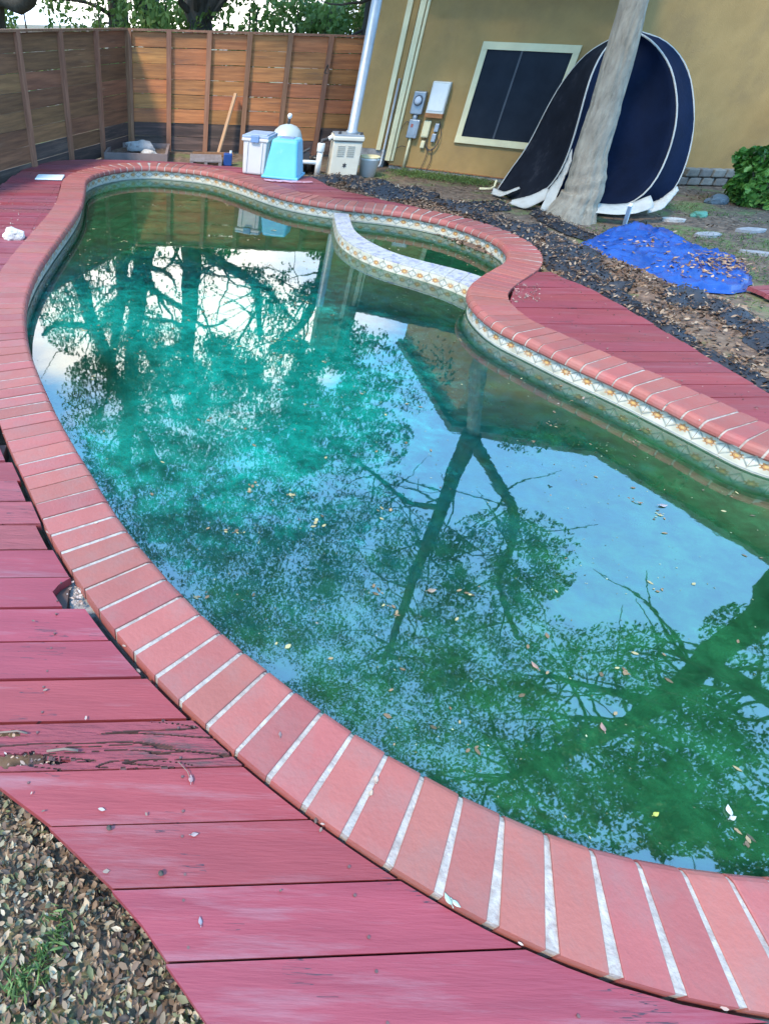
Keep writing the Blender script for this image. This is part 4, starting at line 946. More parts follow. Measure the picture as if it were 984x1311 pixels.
for i_, v_ in enumerate(mb.v):
    c_ = ax_[min(len(ax_)-1, i_//72)]; d_ = Vector(v_)-c_; a__ = math.atan2(d_.y, d_.x); k_ = 1-abs(noise.noise(Vector((math.cos(a__)*4.5, math.sin(a__)*4.5, v_[2]*2.2))))*.16+.05*noise.noise(Vector((math.cos(a__)*1.2, math.sin(a__)*1.2, v_[2]*3))); mb.v[i_] = tuple(c_+d_*k_)
tr_ = mb.build('trunk', m_bark, oak, True)
A1 = limb(oak, 'limb', [mir(604, 555, D1), mir(575, 620, D1-.2), mir(548, 690, D1-.6), mir(520, 770, D1-1.), mir(490, 850, D1-1.5)], .155, .05)
A2 = limb(oak, 'limb', [mir(606, 565, D1), mir(630, 605, D1-.1), mir(656, 650, D1-.2), mir(656, 695, D1-.3), mir(640, 750, D1-.6), mir(665, 820, D1-1.2)], .10, .03)
A3 = limb(oak, 'limb', [mir(560, 650, D1-.4), mir(520, 640, D1), mir(470, 600, D1+.4), mir(420, 560, D1+.6)], .06, .02)
tw = twigs(oak, A1, .022, 26, 1.5)+twigs(oak, A2, .02, 20, 1.3)+twigs(oak, A3, .016, 14, 1.2)
P = cloud([(650, 715, 95, 65, D1-.8, .9, 1.5), (430, 690, 110, 60, D1-.6, 1, .9), (560, 760, 110, 90, D1-1.2, 1., 1.), (470, 700, 90, 80, D1-1, 1.2, .8), (620, 830, 120, 70, D1-2, 1., .9), (530, 460, 55, 70, D1+.5, .8, .6), (690, 560, 60, 22, D1, .5, .4), (850, 612, 30, 22, D1-.3, .4, .4), (430, 600, 90, 50, D1, 1, .6)], 30000, .45, .06)
foliage('crown', to_local(P, oak), rng.uniform(.035, .07, len(P)), m_leafn, oak)
# tree 2: large oak to the right, a heavy limb over the pool
oak2 = thing('oak_tree', (8.2, 2.6, GZ), 'big oak right of the pool whose heavy limb is mirrored at the right edge', 'tree')
B0 = limb(oak2, 'trunk', [(8.25, 2.6, GZ), (8.2, 2.6, 1.5), mir(1060, 735, 7.5), mir(984, 790, 6.9)], .36, .15)
B1 = limb(oak2, 'limb', [mir(984, 785, 6.9), mir(925, 830, 6.3), mir(870, 880, 5.9), mir(800, 925, 5.5), mir(730, 960, 5.0), mir(650, 1000, 4.4)], .145, .03)
B2 = limb(oak2, 'limb', [mir(900, 850, 6.1), mir(960, 880, 5.4), mir(1030, 930, 4.6)], .09, .03)
B3 = limb(oak2, 'limb', [mir(840, 900, 5.7), mir(760, 880, 5.9), mir(690, 860, 6.1)], .06, .02)
tw = twigs(oak2, B1, .02, 46, 1.4)+twigs(oak2, B2, .016, 20, 1.)+twigs(oak2, B3, .014, 20, 1.)
P = cloud([(900, 990, 130, 110, 4.8, .9, 1.1), (760, 1010, 130, 90, 4.6, .9, 1.1), (620, 950, 130, 90, 5.0, .9, .9), (800, 850, 100, 55, 6.2, .8, .7), (950, 830, 60, 60, 6.4, .6, .5), (480, 900, 100, 80, 5.4, .8, 1.0), (380, 800, 110, 80, 5.8, .8, 1.1), (280, 720, 80, 70, 6.4, .8, 1.0), (230, 640, 60, 60, 7., .8, .9), (560, 860, 100, 60, 5.4, .8, .9), (960, 1080, 130, 60, 4., .6, 1.), (150, 590, 45, 50, 6.6, .7, 1.3), (200, 690, 55, 50, 6., .7, 1.3), (290, 800, 60, 50, 5.2, .6, 1.3), (400, 910, 70, 45, 4.8, .6, 1.3), (540, 1010, 80, 40, 4.4, .5, 1.3)], 74000, .42, .05)
foliage('crown', to_local(P, oak2), rng.uniform(.03, .055, len(P)), m_leafn, oak2)
# tree 3: over the left side
oak3 = thing('oak_tree', (-3.9, 14.0, GZ), 'spreading tree beyond the fence corner, leftmost of those mirrored in the water', 'tree')
C1 = limb(oak3, 'trunk', [(-3.9, 14.0, GZ), (-3.7, 13.9, 1.6), mir(70, 300, 13.9), mir(100, 360, 13.4), mir(125, 430, 13.0), mir(165, 520, 12.2), mir(210, 610, 11.2)], .26, .08)
C2 = limb(oak3, 'limb', [mir(120, 420, 13), mir(75, 415, 12.6), mir(55, 430, 12.2)], .09, .04)
tw = twigs(oak3, C1, .025, 30, 1.9)
P = cloud([(100, 400, 50, 55, 12.9, 1, 1.), (150, 500, 60, 60, 12.2, 1., .8), (220, 640, 110, 80, 9.6, 1., .6), (110, 520, 40, 60, 11.5, .8, .6), (330, 760, 120, 90, 7.4, 1., .6), (220, 480, 130, 50, 11.6, 1., 1.1), (360, 480, 90, 45, 11.4, .8, 1.0), (280, 570, 150, 60, 10.2, 1., 1.3), (420, 560, 110, 50, 9.8, .8, 1.0), (300, 660, 130, 60, 9., 1., .8)], 58000, .5, .02)
foliage('crown', to_local(P, oak3), rng.uniform(.045, .09, len(P)), m_leafn, oak3)
# the row of trees behind the far fence
def far_tree(label, base, runs, clumps, cnt, leaf=.10):
    t_ = thing('oak_tree', (base[0], base[1], GZ), label, 'tree')
    first = True
    for pts, r0, r1 in runs:
        q = [mir(*p) for p in pts]
        if first: q = [(base[0], base[1], GZ), ]+q
        pth = limb(t_, 'trunk' if first else 'limb', q, r0, r1); first = False
        twigs(t_, pth, max(.012, r1*.5), 12, 1.6)
    P = cloud(clumps, cnt, .55, .12); foliage('crown', to_local(P, t_), rng.uniform(.7, 1.3, len(P))*leaf, m_leaff if leaf > .1 else m_leafn, t_); return t_
q = mir(160, 240, 15); far_tree('straight double trunked tree behind the fence, leftmost mirrored at the far end', (q[0], q[1]), [([(160, 240, 15), (161, 290, 15), (157, 350, 14.9), (150, 420, 14.6), (140, 500, 14)], .24, .09), ([(157, 345, 14.9), (168, 380, 14.6), (180, 430, 14.2)], .09, .04)],
    [(160, 330, 60, 60, 14.8, 1, .5), (130, 300, 30, 40, 14.8, 1, .5), (170, 450, 70, 70, 14, 1., .8)], 4500, .08)
q = mir(202, 245, 14.2); far_tree('bending tree behind the far fence whose trunk sweeps left', (q[0], q[1]), [([(202, 245, 14.2), (200, 275, 14.2), (190, 310, 14.2), (180, 360, 14), (172, 430, 13.6), (165, 520, 13), (160, 600, 12.4)], .25, .16), ([(180, 360, 14), (210, 380, 13.6), (235, 395, 13.4), (262, 418, 13.2), (290, 410, 13)], .08, .03), ([(172, 420, 13.6), (205, 480, 13), (225, 540, 12.6)], .12, .04)],
    [(190, 420, 60, 60, 13.6, 1, .8), (220, 510, 80, 70, 13, 1, .9), (250, 350, 40, 40, 14, 1, .3), (170, 560, 60, 60, 12.6, 1, .8)], 7000, .08)
q = mir(245, 245, 13.2); far_tree('thick forked tree behind the far fence mirrored left of the grey tote', (q[0], q[1]), [([(238, 243, 13.2), (246, 275, 13.2), (245, 320, 13.1), (242, 380, 12.9), (241, 450, 12.6), (245, 520, 12)], .30, .13), ([(250, 300, 13.1), (270, 328, 13), (300, 345, 12.9), (324, 363, 12.8), (331, 395, 12.7), (332, 430, 12.4)], .13, .05), ([(318, 358, 12.8), (340, 370, 12.7), (358, 390, 12.6), (378, 412, 12.5)], .06, .03), ([(330, 395, 12.7), (315, 420, 12.6), (300, 445, 12.5)], .04, .02), ([(254, 390, 12.9), (262, 405, 12.8), (275, 440, 12.6), (290, 470, 12.4)], .03, .015)],
    [(300, 300, 70, 34, 12.9, .7, .9), (360, 340, 60, 50, 12.8, .7, .6), (330, 480, 90, 60, 12.2, .9, .7), (250, 480, 60, 60, 12.3, 1, .8), (390, 500, 80, 60, 12, .9, .6)], 10000, .08)
q = mir(428, 300, 12.6); far_tree('slim curving tree beside the house behind the heater', (q[0], q[1]), [([(424, 300, 12.4), (415, 340, 12.3), (405, 380, 12.2), (388, 412, 12.1), (365, 432, 12), (345, 445, 11.8)], .13, .05), ([(410, 370, 12.2), (390, 385, 12.1), (378, 405, 12)], .04, .02)],
    [(400, 330, 40, 40, 12.4, .6, .6), (440, 470, 80, 60, 11.6, .8, .7), (380, 400, 60, 50, 12, .6, .4)], 6000, .08)
# green hedge and bushes beyond the far fence
for k_, (cx, cy, rx, ry, h_, lb) in enumerate(((-2.6, 14.5, 2.2, .8, 2.6, 'tall leafy hedge beyond the corner of the two fences'), (.6, 13.6, 2.1, .8, 2.2, 'bushy green shrub beyond the middle of the far fence'), (-6.2, 10.6, 1.2, 3.2, 2.4, 'broad leafy hedge outside the left fence'), (3.0, 14.2, 1.3, .8, 2.1, 'green shrub beyond the fence behind the heater flue'))):
    hd = thing('hedge' if k_ in (0, 2) else 'shrub', (cx, cy, GZ), lb, 'hedge' if k_ in (0, 2) else 'shrub'); P = []
    while len(P) < 7000:
        a = random.uniform(0, 6.283); r = math.sqrt(random.random()); z = random.random(); x, y = rx*r*math.cos(a), ry*r*math.sin(a)
        if noise.noise(Vector((x*1.3+cx, y*1.3, z*3)))+.5*noise.noise(Vector((x*4, y*4, z*9))) < -.05+.3*max(z-.5, 0)+.15*r: continue
        P.append((x, y, .1+z*h_*(1-.25*r*r+.25*noise.noise(Vector((x, y+cx, 1))))))
    foliage('crown', P, rng.uniform(.07, .15, len(P)), m_leaff, hd)
    mb = MB()
    for i in range(6): x = random.uniform(-rx, rx)*.8; mb.tube([(x, random.uniform(-.3, .3)*ry, 0), (x+random.uniform(-.3, .3), 0, h_*.8)], [.03, .012], 6)
    mb.build('stems', m_bark2, hd)['kind'] = 'stuff'

# climbing bush and leaning planks at the right edge
bu = thing('bush', (7.62, 9.0, GZ), 'bright green leafy bush at the right edge by the tan wall', 'bush'); P = []; tn = []
while len(P) < 3800:
    v = Vector((random.gauss(0, 1), random.gauss(0, 1), random.gauss(0, 1))).normalized(); k = random.uniform(.6, 1)**.5
    k *= 1+.35*noise.noise(v*1.8+Vector((3, 0, 0))); x, y, z = .52*v.x*k, .42*v.y*k, .34+.42*v.z*k
    if z < .02 or noise.noise(Vector((x*5, y*5, z*5))) < -.22: continue
    P.append((x+.1*z, y, z)); tn.append(min(1, max(0, .45+.9*noise.noise(Vector((x*6, y*6, z*6)))+.2*random.random())))
leaves('crown', P, rng.uniform(.05, .10, len(P)), leafmat('ivy_leaf', [(.035, .10, .015), (.09, .25, .035), (.22, .42, .09)], .3, .45), bu, flat=.2, aspect=.8, tone=np.array(tn))
mb = MB()
for i in range(9): a = i*.7; mb.tube([(0, 0, 0), (.2*math.cos(a), .15*math.sin(a), .3), (.35*math.cos(a), .3*math.sin(a), .55)], [.014, .01, .004], 6)
mb.build('stems', m_bark, bu)['kind'] = 'stuff'
for k_, (x0, x1, m__) in enumerate(((8.42, 8.62, m_trim), (8.56, 8.74, m_plank), (8.70, 8.92, m_plank))):
    plank('leaning_plank', (x0-.12, 9.9+k_*.05, GZ), (x1+.15, 10.75, 1.45), .05, .03, m__, ['cream painted plank leaning against the tan wall at the right edge', 'brown plank leaning beside the cream plank', 'outermost brown plank leaning on the wall at the frame edge'][k_], 'plank')
plank('post', (7.78, 8.35, GZ), (7.92, 8.45, .75), .07, .05, m_plank, 'pale slanting post in front of the green bush', 'post')

# ------------------------------------------------------------------ pop-up tent lying against the house
tent = thing('pop_up_tent', (5.6, 8.9, GZ), 'large dark navy pop-up screen tent with white hoops leaning behind the tree', 'tent')
m_navy = mat('navy_mesh_fabric', (.006, .012, .034), (.004, .008, .022), rough=.75, scale=4, dirt=(.02, .028, .045), dscale=3, dthr=(.6, .85), damt=.6, bump=.3, bscale=30, spec=.08)
m_blk = mat('black_screen_fabric', (.014, .016, .022), (.008, .009, .013), rough=.8, scale=5, dirt=(.06, .055, .06), dscale=5, dthr=(.56, .8), damt=.7, spec=.08)
m_hem = mat('white_hem_fabric', (.56, .53, .47), (.40, .36, .30), rough=.8, scale=6, dirt=(.24, .19, .13), dscale=6, dthr=(.5, .75), damt=.7)
def rs(pts, m_=26):
    P_ = np.array(pts, float); d = np.r_[0, np.cumsum(np.linalg.norm(np.diff(P_, axis=0), axis=1))]; s = np.linspace(0, d[-1], m_)
    q = np.stack([np.interp(s, d, P_[:, i]) for i in range(3)], 1)
    for _ in range(3): q[1:-1] = (q[:-2]+2*q[1:-1]+q[2:])/4
    return q
def px(l_): return rs([atD(x, y, D) for x, y, D in l_])
off_t = np.array([5.6, 8.9, GZ])
r1_ = px([(636, 243, 10.05), (655, 215, 10.2), (675, 188, 10.3), (690, 158, 10.3), (703, 132, 10.3), (722, 100, 10.3), (752, 65, 10.3), (800, 40, 10.3)])
r2_ = px([(664, 262, 9.55), (698, 247, 9.5), (720, 216, 9.5), (734, 177, 9.5), (746, 132, 9.5), (755, 98, 9.6), (772, 62, 9.8), (800, 36, 10.)])
r3_ = px([(762, 270, 9.5), (808, 263, 9.45), (832, 244, 9.5), (850, 212, 9.6), (864, 170, 9.7), (868, 132, 9.8), (860, 85, 9.9), (835, 50, 10.), (805, 36, 10.1)])
r4_ = px([(800, 272, 9.7), (829, 269, 9.7), (857, 254, 9.8), (874, 223, 9.9), (886, 181, 10.), (889, 132, 10.1), (880, 82, 10.2), (850, 48, 10.2), (808, 38, 10.2)])
rb_ = px([(790, 258, 10.6), (835, 250, 10.7), (860, 225, 10.8), (872, 190, 10.9), (876, 150, 11.), (870, 110, 11.), (840, 65, 10.9), (806, 42, 10.6)])
def loft(a, b, nm, m, sag=.0, seg=8, sl=None):
    mb = MB(); k = len(a) if sl is None else sl[1]-sl[0]; s0 = 0 if sl is None else sl[0]
    for j in range(seg+1):
        f = j/seg
        for i in range(k):
            p = a[s0+i]*(1-f)+b[s0+i]*f; away = np.array([p[0], p[1], 0]); away /= np.linalg.norm(away)
            p = p+away*sag*math.sin(math.pi*f)*(.4+.6*math.sin(math.pi*(i+2)/(k+3)))+np.array([0, 0, .012*noise.noise(Vector(p)*5)]); p[2] = max(p[2], GZ+.005)+.0
            mb.v.append(tuple(p-off_t))
    for j in range(seg):
        for i in range(k-1): q = j*k+i; mb.f.append((q, q+1, q+k+1, q+k))
    o = mb.build(nm, m, tent, True); s_ = o.modifiers.new('thickness', 'SOLIDIFY'); s_.thickness = .004; return o
loft(r1_, r2_, 'screen_panel', m_blk, .10); loft(r2_, r3_, 'screen_panel', m_navy, .30, 12); loft(r3_, r4_, 'screen_panel', m_navy, .05); loft(r4_, rb_, 'back_panel', m_navy, 0, 5); loft(rb_, r1_, 'back_panel', m_navy, .3, 10)
for r__ in (r1_, r2_, r3_, r4_): mb = MB(); mb.tube([Vector(p-off_t) for p in r__], .009, 8); mb.build('hoop', m_hem, tent, True)
def cloth(px_top, px_bot, nm):
    a = rs([atD(*p) for p in px_top], 18); b = rs([atD(*p) for p in px_bot], 18); mb = MB()
    for f in np.linspace(0, 1, 6):
        for i in range(18): p = a[i]*(1-f)+b[i]*f+np.array([.012*noise.noise(Vector((i*.9, f*3, 1))), -.02*math.sin(math.pi*f)+.01*noise.noise(Vector((i*1.3, f*4, 7))), 0]); mb.v.append(tuple(p-off_t))
    for j in range(5):
        for i in range(17): q = j*18+i; mb.f.append((q, q+1, q+19, q+18))
    o = mb.build(nm, m_hem, tent, True); s_ = o.modifiers.new('thickness', 'SOLIDIFY'); s_.thickness = .004
cloth([(631, 240, 9.9), (645, 246, 9.8), (664, 239, 9.75)], [(628, 248, 9.85), (640, 252, 9.7), (664, 242, 9.7)], 'hem')
cloth([(655, 256, 9.35), (680, 250, 9.35), (700, 240, 9.4)], [(650, 260, 9.3), (672, 268, 9.2), (705, 252, 9.3)], 'hem')
cloth([(700, 246, 9.3), (718, 222, 9.4), (732, 190, 9.45)], [(688, 272, 9.0), (705, 268, 9.1), (728, 215, 9.35)], 'hem')
cloth([(750, 258, 9.3), (780, 262, 9.3), (808, 260, 9.35), (832, 250, 9.4)], [(750, 271, 9.1), (785, 275, 9.1), (812, 274, 9.15), (836, 266, 9.3)], 'hem')
cloth([(826, 262, 9.55), (845, 255, 9.6), (866, 238, 9.75)], [(828, 273, 9.4), (848, 268, 9.5), (866, 246, 9.7)], 'hem')
plank('pvc_post', tuple(at(796, 297, GZ)), tuple(atD(807, 262, 8.55)), .035, .035, m_white, 'short white slanting plastic post behind the blue tarp', 'post')
pe = thing('pipe_scrap', (4.15, 9.35, GZ), 'small white plastic pipe elbow lying by the tent corner', 'pipe fitting')
mb = MB(); mb.tube([(-.15, 0, .02), (0, 0, .02), (.05, .0, .05), (.06, .03, .12)], .016, 8); mb.build('elbow', m_trim, pe, True)

# ------------------------------------------------------------------ blue tarp
tarp_px = [(717,325),(735,316),(750,308),(790,297),(845,295),(862,306),(880,316),(915,324),(945,330),(958,342),(965,360),(955,370),(940,374),(900,371),(860,372),(835,372),(815,362),(800,352),(770,346),(740,342),(722,336)]
to = np.array([at(*p, GZ+.03)[:2] for p in tarp_px]); tcn = np.array([4.68, 6.28]); m_tarp = mat('blue_tarpaulin', (.009, .065, .31), (.006, .04, .20), rough=.35, scale=3, bump=.25, bscale=60, dirt=(.05, .14, .42), dscale=5, dthr=(.55, .8), damt=.5)
nr_, na_ = 60, 220
to = np.vstack([to, to[:1]]); dd = np.r_[0, np.cumsum(np.linalg.norm(np.diff(to, axis=0), axis=1))]; ss = np.arange(na_)*dd[-1]/na_; tor = np.stack([np.interp(ss, dd, to[:, i]) for i in (0, 1)], 1)
def tz(x, y, r):
    h = .05*(1-r**2.2)+.012
    h += .09*math.exp(-((x-4.75)**2+(y-6.9)**2)/.10)+.05*math.exp(-((x-4.2)**2+(y-6.0)**2)/.2)
    f1 = 1-abs(noise.noise(Vector((x*1.7+y*1.1, y*2.4-x, 3.))))*2.4; f2 = 1-abs(noise.noise(Vector((x*5.-y*2, y*6+x, 8.))))*2.4
    f3 = 1-abs(noise.noise(Vector((x*9.+y*7, y*5-x*6, 4.))))*2.6
    return GZ+.02+h+(.03*f1+.035*max(0, f2)**3+.012*max(0, f3)**3)*(1-.5*r**4)+.004*noise.noise(Vector((x*14, y*14, 0)))
mb = MB(); 
for j in range(nr_+1):
    r = j/nr_
    for i in range(na_):
        wob = 1+.03*noise.noise(Vector((i*.17, 0, 0)))*r; p = tcn+(tor[i]-tcn)*r*wob; z = tz(p[0], p[1], r)
        if r > .93: z = max(GZ+.015, z-(r-.93)*1.6)
        mb.v.append((p[0], p[1], z))
for j in range(nr_):
    for i in range(na_): mb.f.append((j*na_+i, j*na_+(i+1) % na_, (j+1)*na_+(i+1) % na_, (j+1)*na_+i))
tpo = mb.build('tarp', m_tarp, None, True); sm = tpo.modifiers.new('thickness', 'SOLIDIFY'); sm.thickness = .004
tag(tpo, 'crumpled bright blue tarpaulin spread over the leafy ground', 'tarp')
P = []
while len(P) < 420:
    c_ = random.choice([(4.95, 5.85, .20), (4.75, 5.62, .16), (5.15, 6.0, .16), (4.3, 5.55, .12), (4.6, 6.2, .35)]); x, y = c_[0]+random.gauss(0, c_[2]), c_[1]+random.gauss(0, c_[2]*.6)
    if np.linalg.norm(np.array([x, y])-tcn) > .85: continue
    P.append((x, y, tz(x, y, min(1, np.linalg.norm(np.array([x, y])-tcn)/.9))+.012))
tag(leaves('leaf_litter', P, rng.uniform(.03, .06, len(P)), leafmat('orange_leaf', [(.16, .08, .04), (.34, .17, .08), (.50, .34, .22)], .1), flat=.7), 'orange brown leaves gathered on the blue tarp', None, None, 'stuff')
for k_, (x, y, a_, lb) in enumerate(((5.18, 5.40, .25, 'uppermost of the pink painted plank scraps sticking out under the blue tarp'), (5.20, 5.30, .18, 'middle pink painted plank scrap beside the blue tarp corner'), (5.20, 5.20, .2, 'lowest pink painted plank scrap beside the blue tarp corner'))):
    mb = MB(); mb.box((0, 0, 0), (.36, .085, .03), a_); o = mb.build('plank_scrap', m_board2); o.location = (x, y, GZ+.035+.0*k_); tag(o, lb, 'plank')

# ------------------------------------------------------------------ black netting in the bed
mn = bpy.data.materials.new('black_weed_netting'); mn.use_nodes = True; t = mn.node_tree; n_ = t.nodes; l = t.links; b = n_['Principled BSDF']; b.inputs['Base Color'].default_value = (.022, .024, .032, 1); b.inputs['Roughness'].default_value = .55
tcn_ = n_.new('ShaderNodeTexCoord'); nn_t = n_.new('ShaderNodeTexNoise'); nn_t.inputs['Scale'].default_value = 45; nn_t.inputs['Detail'].default_value = 6; l.new(tcn_.outputs['Object'], nn_t.inputs['Vector'])
gt = n_.new('ShaderNodeMath'); gt.operation = 'GREATER_THAN'; gt.inputs[1].default_value = .40; l.new(nn_t.outputs[0], gt.inputs[0]); l.new(gt.outputs[0], b.inputs['Alpha'])
def netting(path, label, wfun, seed, zoff=.02, amp=.035):
    P_ = np.array(path); d = np.r_[0, np.cumsum(np.linalg.norm(np.diff(P_, axis=0), axis=1))]; m_ = int(d[-1]/.018); s = np.linspace(0, d[-1], m_)
    q = np.stack([np.interp(s, d, P_[:, i]) for i in (0, 1)], 1)
    for _ in range(12): q[1:-1] = (q[:-2]+2*q[1:-1]+q[2:])/4
    g = np.gradient(q, axis=0); g /= np.linalg.norm(g, axis=1)[:, None]; nn = np.stack([g[:, 1], -g[:, 0]], 1); mb = MB(); nv = 22
    for i in range(m_):
        f = i/(m_-1); wd = wfun(f)*(1+.5*noise.noise(Vector((s[i]*3, seed, 0))))
        for j in range(nv+1):
            v = (j/nv-.5)*wd; x, y = q[i]+nn[i]*v+nn[i]*.03*noise.noise(Vector((s[i]*9, v*9, seed)))
            dmin = bed_q(x, y)
            z = max(bedz(x, y, dmin), GZ)+zoff*max(.0, 1-(2*v/wd)**2)+.006+amp*max(0, .35+noise.noise(Vector((x*3, y*3, seed))))*max(0, 1-abs(2*v/wd)**3)*.6+.030*(1-abs(noise.noise(Vector((x*6+y*5, y*4-x*4, seed))))*2.2)*max(0, 1-(2*v/wd)**2)
            mb.v.append((x, y, z))
    for i in range(m_-1):
        for j in range(nv): a = i*(nv+1)+j; mb.f.append((a, a+1, a+nv+2, a+nv+1))
    netpts.extend(random.sample(mb.v, len(mb.v)//4)); o = mb.build('weed_netting', mn, None, True); return tag(o, label, 'netting', None)
netpts = []
def bed_q(x, y):
    k = np.argmin((bl[:, 0]-x)**2+(bl[:, 1]-y)**2); return max(-1, min(1, ((x-bl[k][0])*bn[k][0]+(y-bl[k][1])*bn[k][1])/bw[k]))
def wp_(l_): return [at(x, y, GZ+.06)[:2] for x, y in l_]
netting(wp_([(402, 226), (420, 233), (440, 228), (470, 238), (500, 242), (530, 247), (560, 252)]), 'heaped black netting starting at the foot of the pool heater', lambda f: .55-.2*f, 1, .06, .10)
netting(wp_([(455, 246), (500, 256), (550, 262), (600, 262), (640, 258)]), 'tangled black netting crossing the bed towards the tent corner', lambda f: .42, 2, .03, .06)
netting(wp_([(560, 268), (610, 285), (650, 305), (690, 332), (735, 356), (790, 388), (850, 425), (900, 458), (950, 486), (984, 503), (1030, 530)]), 'long strip of black netting along the edge of the right deck', lambda f: .22, 3, .02, .04)
netting(wp_([(620, 275), (665, 290), (700, 312), (735, 345), (765, 372), (800, 380)]), 'black netting strip running under the near corner of the blue tarp', lambda f: .38, 4, .02, .05)
netting(wp_([(860, 385), (900, 400), (940, 415), (975, 440), (1010, 470)]), 'patch of black netting in the leaves near the right edge below the tarp', lambda f: .42, 5, .02, .05)
netting(wp_([(690, 268), (720, 285), (760, 300), (790, 312)]), 'short black netting piece at the foot of the pale tree trunk', lambda f: .22, 6, .02, .05)

tag(leaves('leaf_litter', np.array(netpts)+np.array([0, 0, .012]), rng.uniform(.02, .045, len(netpts)), m_litter, flat=.6), 'brown leaves caught in the black netting', None, None, 'stuff')
# ------------------------------------------------------------------ small things
for k_, (x, y, sx, sy, lb) in enumerate(((860, 283, .30, .14, 'flat pale stepping stone nearest the tent'), (905, 302, .34, .16, 'flat grey paving stone beyond the blue tarp, middle one'), (960, 297, .38, .16, 'flat grey paving stone at the right edge, upper one'), (968, 326, .34, .10, 'narrow pale paving stone right of the blue tarp'))):
    p = at(x, y, GZ); mb = MB(); rgh = [(sx*.5*math.cos(a)*random.uniform(.85, 1.1), sy*.5*math.sin(a)*random.uniform(.85, 1.1)) for a in np.linspace(0, 5.6, 9)]; mb.prism(rgh, 0, .03)
    o = mb.build('paving_stone', m_grock if k_ else m_rock); o.location = (p[0], p[1], gh(p[0], p[1])); o.rotation_euler = (0, 0, random.uniform(-.5, .3)); tag(o, lb, 'stone')
p = at(893, 277, GZ); rock('cloth_scrap', (p[0], p[1], GZ+.02), (.11, .06, .04), mat('green_plastic_scrap', (.10, .28, .18), rough=.5), 'crumpled green plastic scrap on the soil left of the bush', 'scrap', 5)
p = at(915, 260, GZ); rock('cloth_scrap', (p[0], p[1], GZ+.03), (.13, .08, .07), mat('grey_cloth', (.10, .13, .15), rough=.8), 'grey crumpled cloth at the foot of the green bush', 'scrap', 8)
# floating debris
P = []; 
from math import hypot
def inside(x, y):
    P_ = WALL[::6]; c_ = False; j = len(P_)-1
    for i in range(len(P_)):
        if (P_[i][1] > y) != (P_[j][1] > y) and x < (P_[j][0]-P_[i][0])*(y-P_[i][1])/(P_[j][1]-P_[i][1])+P_[i][0]: c_ = not c_
        j = i
    return c_
P = []; Ps = []
while len(P) < 620:
    x, y = random.uniform(-1.4, 3.), random.uniform(.5, 8)
    if not inside(x, y): continue
    if noise.noise(Vector((x*.9, y*.9, 5)))+random.gauss(0, .25) < .02: continue
    P.append((x, y, ZW+.002)); 
    if random.random() < .25:
        for _ in range(random.randint(2, 6)): P.append((x+random.gauss(0, .025), y+random.gauss(0, .025), ZW+.002))
tag(leaves('floating_leaves', P, rng.uniform(.010, .032, len(P)), leafmat('wet_leaf', [(.06, .05, .02), (.20, .12, .06), (.30, .20, .10), (.42, .36, .16)], 0, .4), flat=.97, curl=.08), 'small dead leaves floating on the green water', None, None, 'stuff')
P = []
while len(P) < 900:
    i = random.randrange(len(C)); d_ = abs(random.gauss(0, .035)); q = WALL[i]-N_[i]*(.012+d_)
    if noise.noise(Vector((q[0]*2, q[1]*2, 6))) > -.05: P.append((q[0], q[1], ZW+.0015))
while len(P) < 3500:
    x, y = random.uniform(-1.4, 3.2), random.uniform(.5, 8)
    if inside(x, y) and noise.noise(Vector((x*1.5, y*1.5, 9)))+random.gauss(0, .3) > .1: P.append((x, y, ZW+.0015))
tag(leaves('floating_specks', P, rng.uniform(.003, .010, len(P)), leafmat('speck', [(.05, .06, .02), (.20, .18, .09), (.5, .5, .3)], 0, .4), flat=.97, curl=.0), 'tiny specks of pollen and debris on the water', None, None, 'stuff')
def one_leaf(x, y, z, size, col, label, rz=0., curl=.5, name='fallen_leaf', tilt=.1):
    p = at(x, y, z); mb = MB(); K = 9; s = size
    prof = [0, .55, .85, 1, .95, .8, .55, .25, 0]
    for i in range(K):
        f = i/(K-1)-.5
        for j in (-1, 0, 1): mb.v.append((f*s, j*.26*s*prof[i], .003+s*curl*(f*f*.5)+abs(j)*.05*s))
    for i in range(K-1):
        for j in range(2): a = 3*i+j; mb.f.append((a, a+3, a+4, a+1))
    mb.tube([(-.5*s, 0, .004+s*curl*.12), (-.75*s, .04*s, .006)], .0012, 5)
    o = mb.build(name, mat('leaf_colour', col, tuple(c*.6 for c in col), rough=.6, scale=60), None, True); sm = o.modifiers.new('thickness', 'SOLIDIFY'); sm.thickness = .0006
    o.location = (p[0], p[1], z+.001); o.rotation_euler = (tilt, 0, rz); return tag(o, label, 'leaf')
one_leaf(931, 1038, ZW, .035, (.75, .74, .68), 'white curled leaf floating near the lower right coping', 1.2)
one_leaf(936, 1048, ZW, .026, (.62, .62, .58), 'pale leaf touching the white curled leaf on the water', .3)
one_leaf(838, 1043, ZW, .024, (.55, .58, .10), 'small yellow leaf floating alone left of the white leaf', .4)
one_leaf(683, 853, ZW, .035, (.48, .26, .18), 'reddish leaf floating in the middle of the near water', 1.9)
one_leaf(552, 757, ZW, .040, (.34, .24, .16), 'brown twisted leaf floating left of the mirrored fork', .2)
one_leaf(770, 932, ZW, .034, (.42, .24, .18), 'brown leaf floating by the mirrored limb', 1.4)
one_leaf(848, 648, ZW, .040, (.40, .34, .34), 'lone leaf floating in the bright blue patch of sky', 0.)
one_leaf(572, 1152, 0, .028, (.46, .55, .42), 'pale green leaf at the joint between coping and deck', 1.9)
one_leaf(583, 1158, 0, .022, (.50, .58, .46), 'smaller green leaf right of its pale green twin by the deck', -.8)
one_leaf(481, 998, 0, .022, (.62, .42, .30), 'tan leaf curl on a pale coping joint', 1.3)
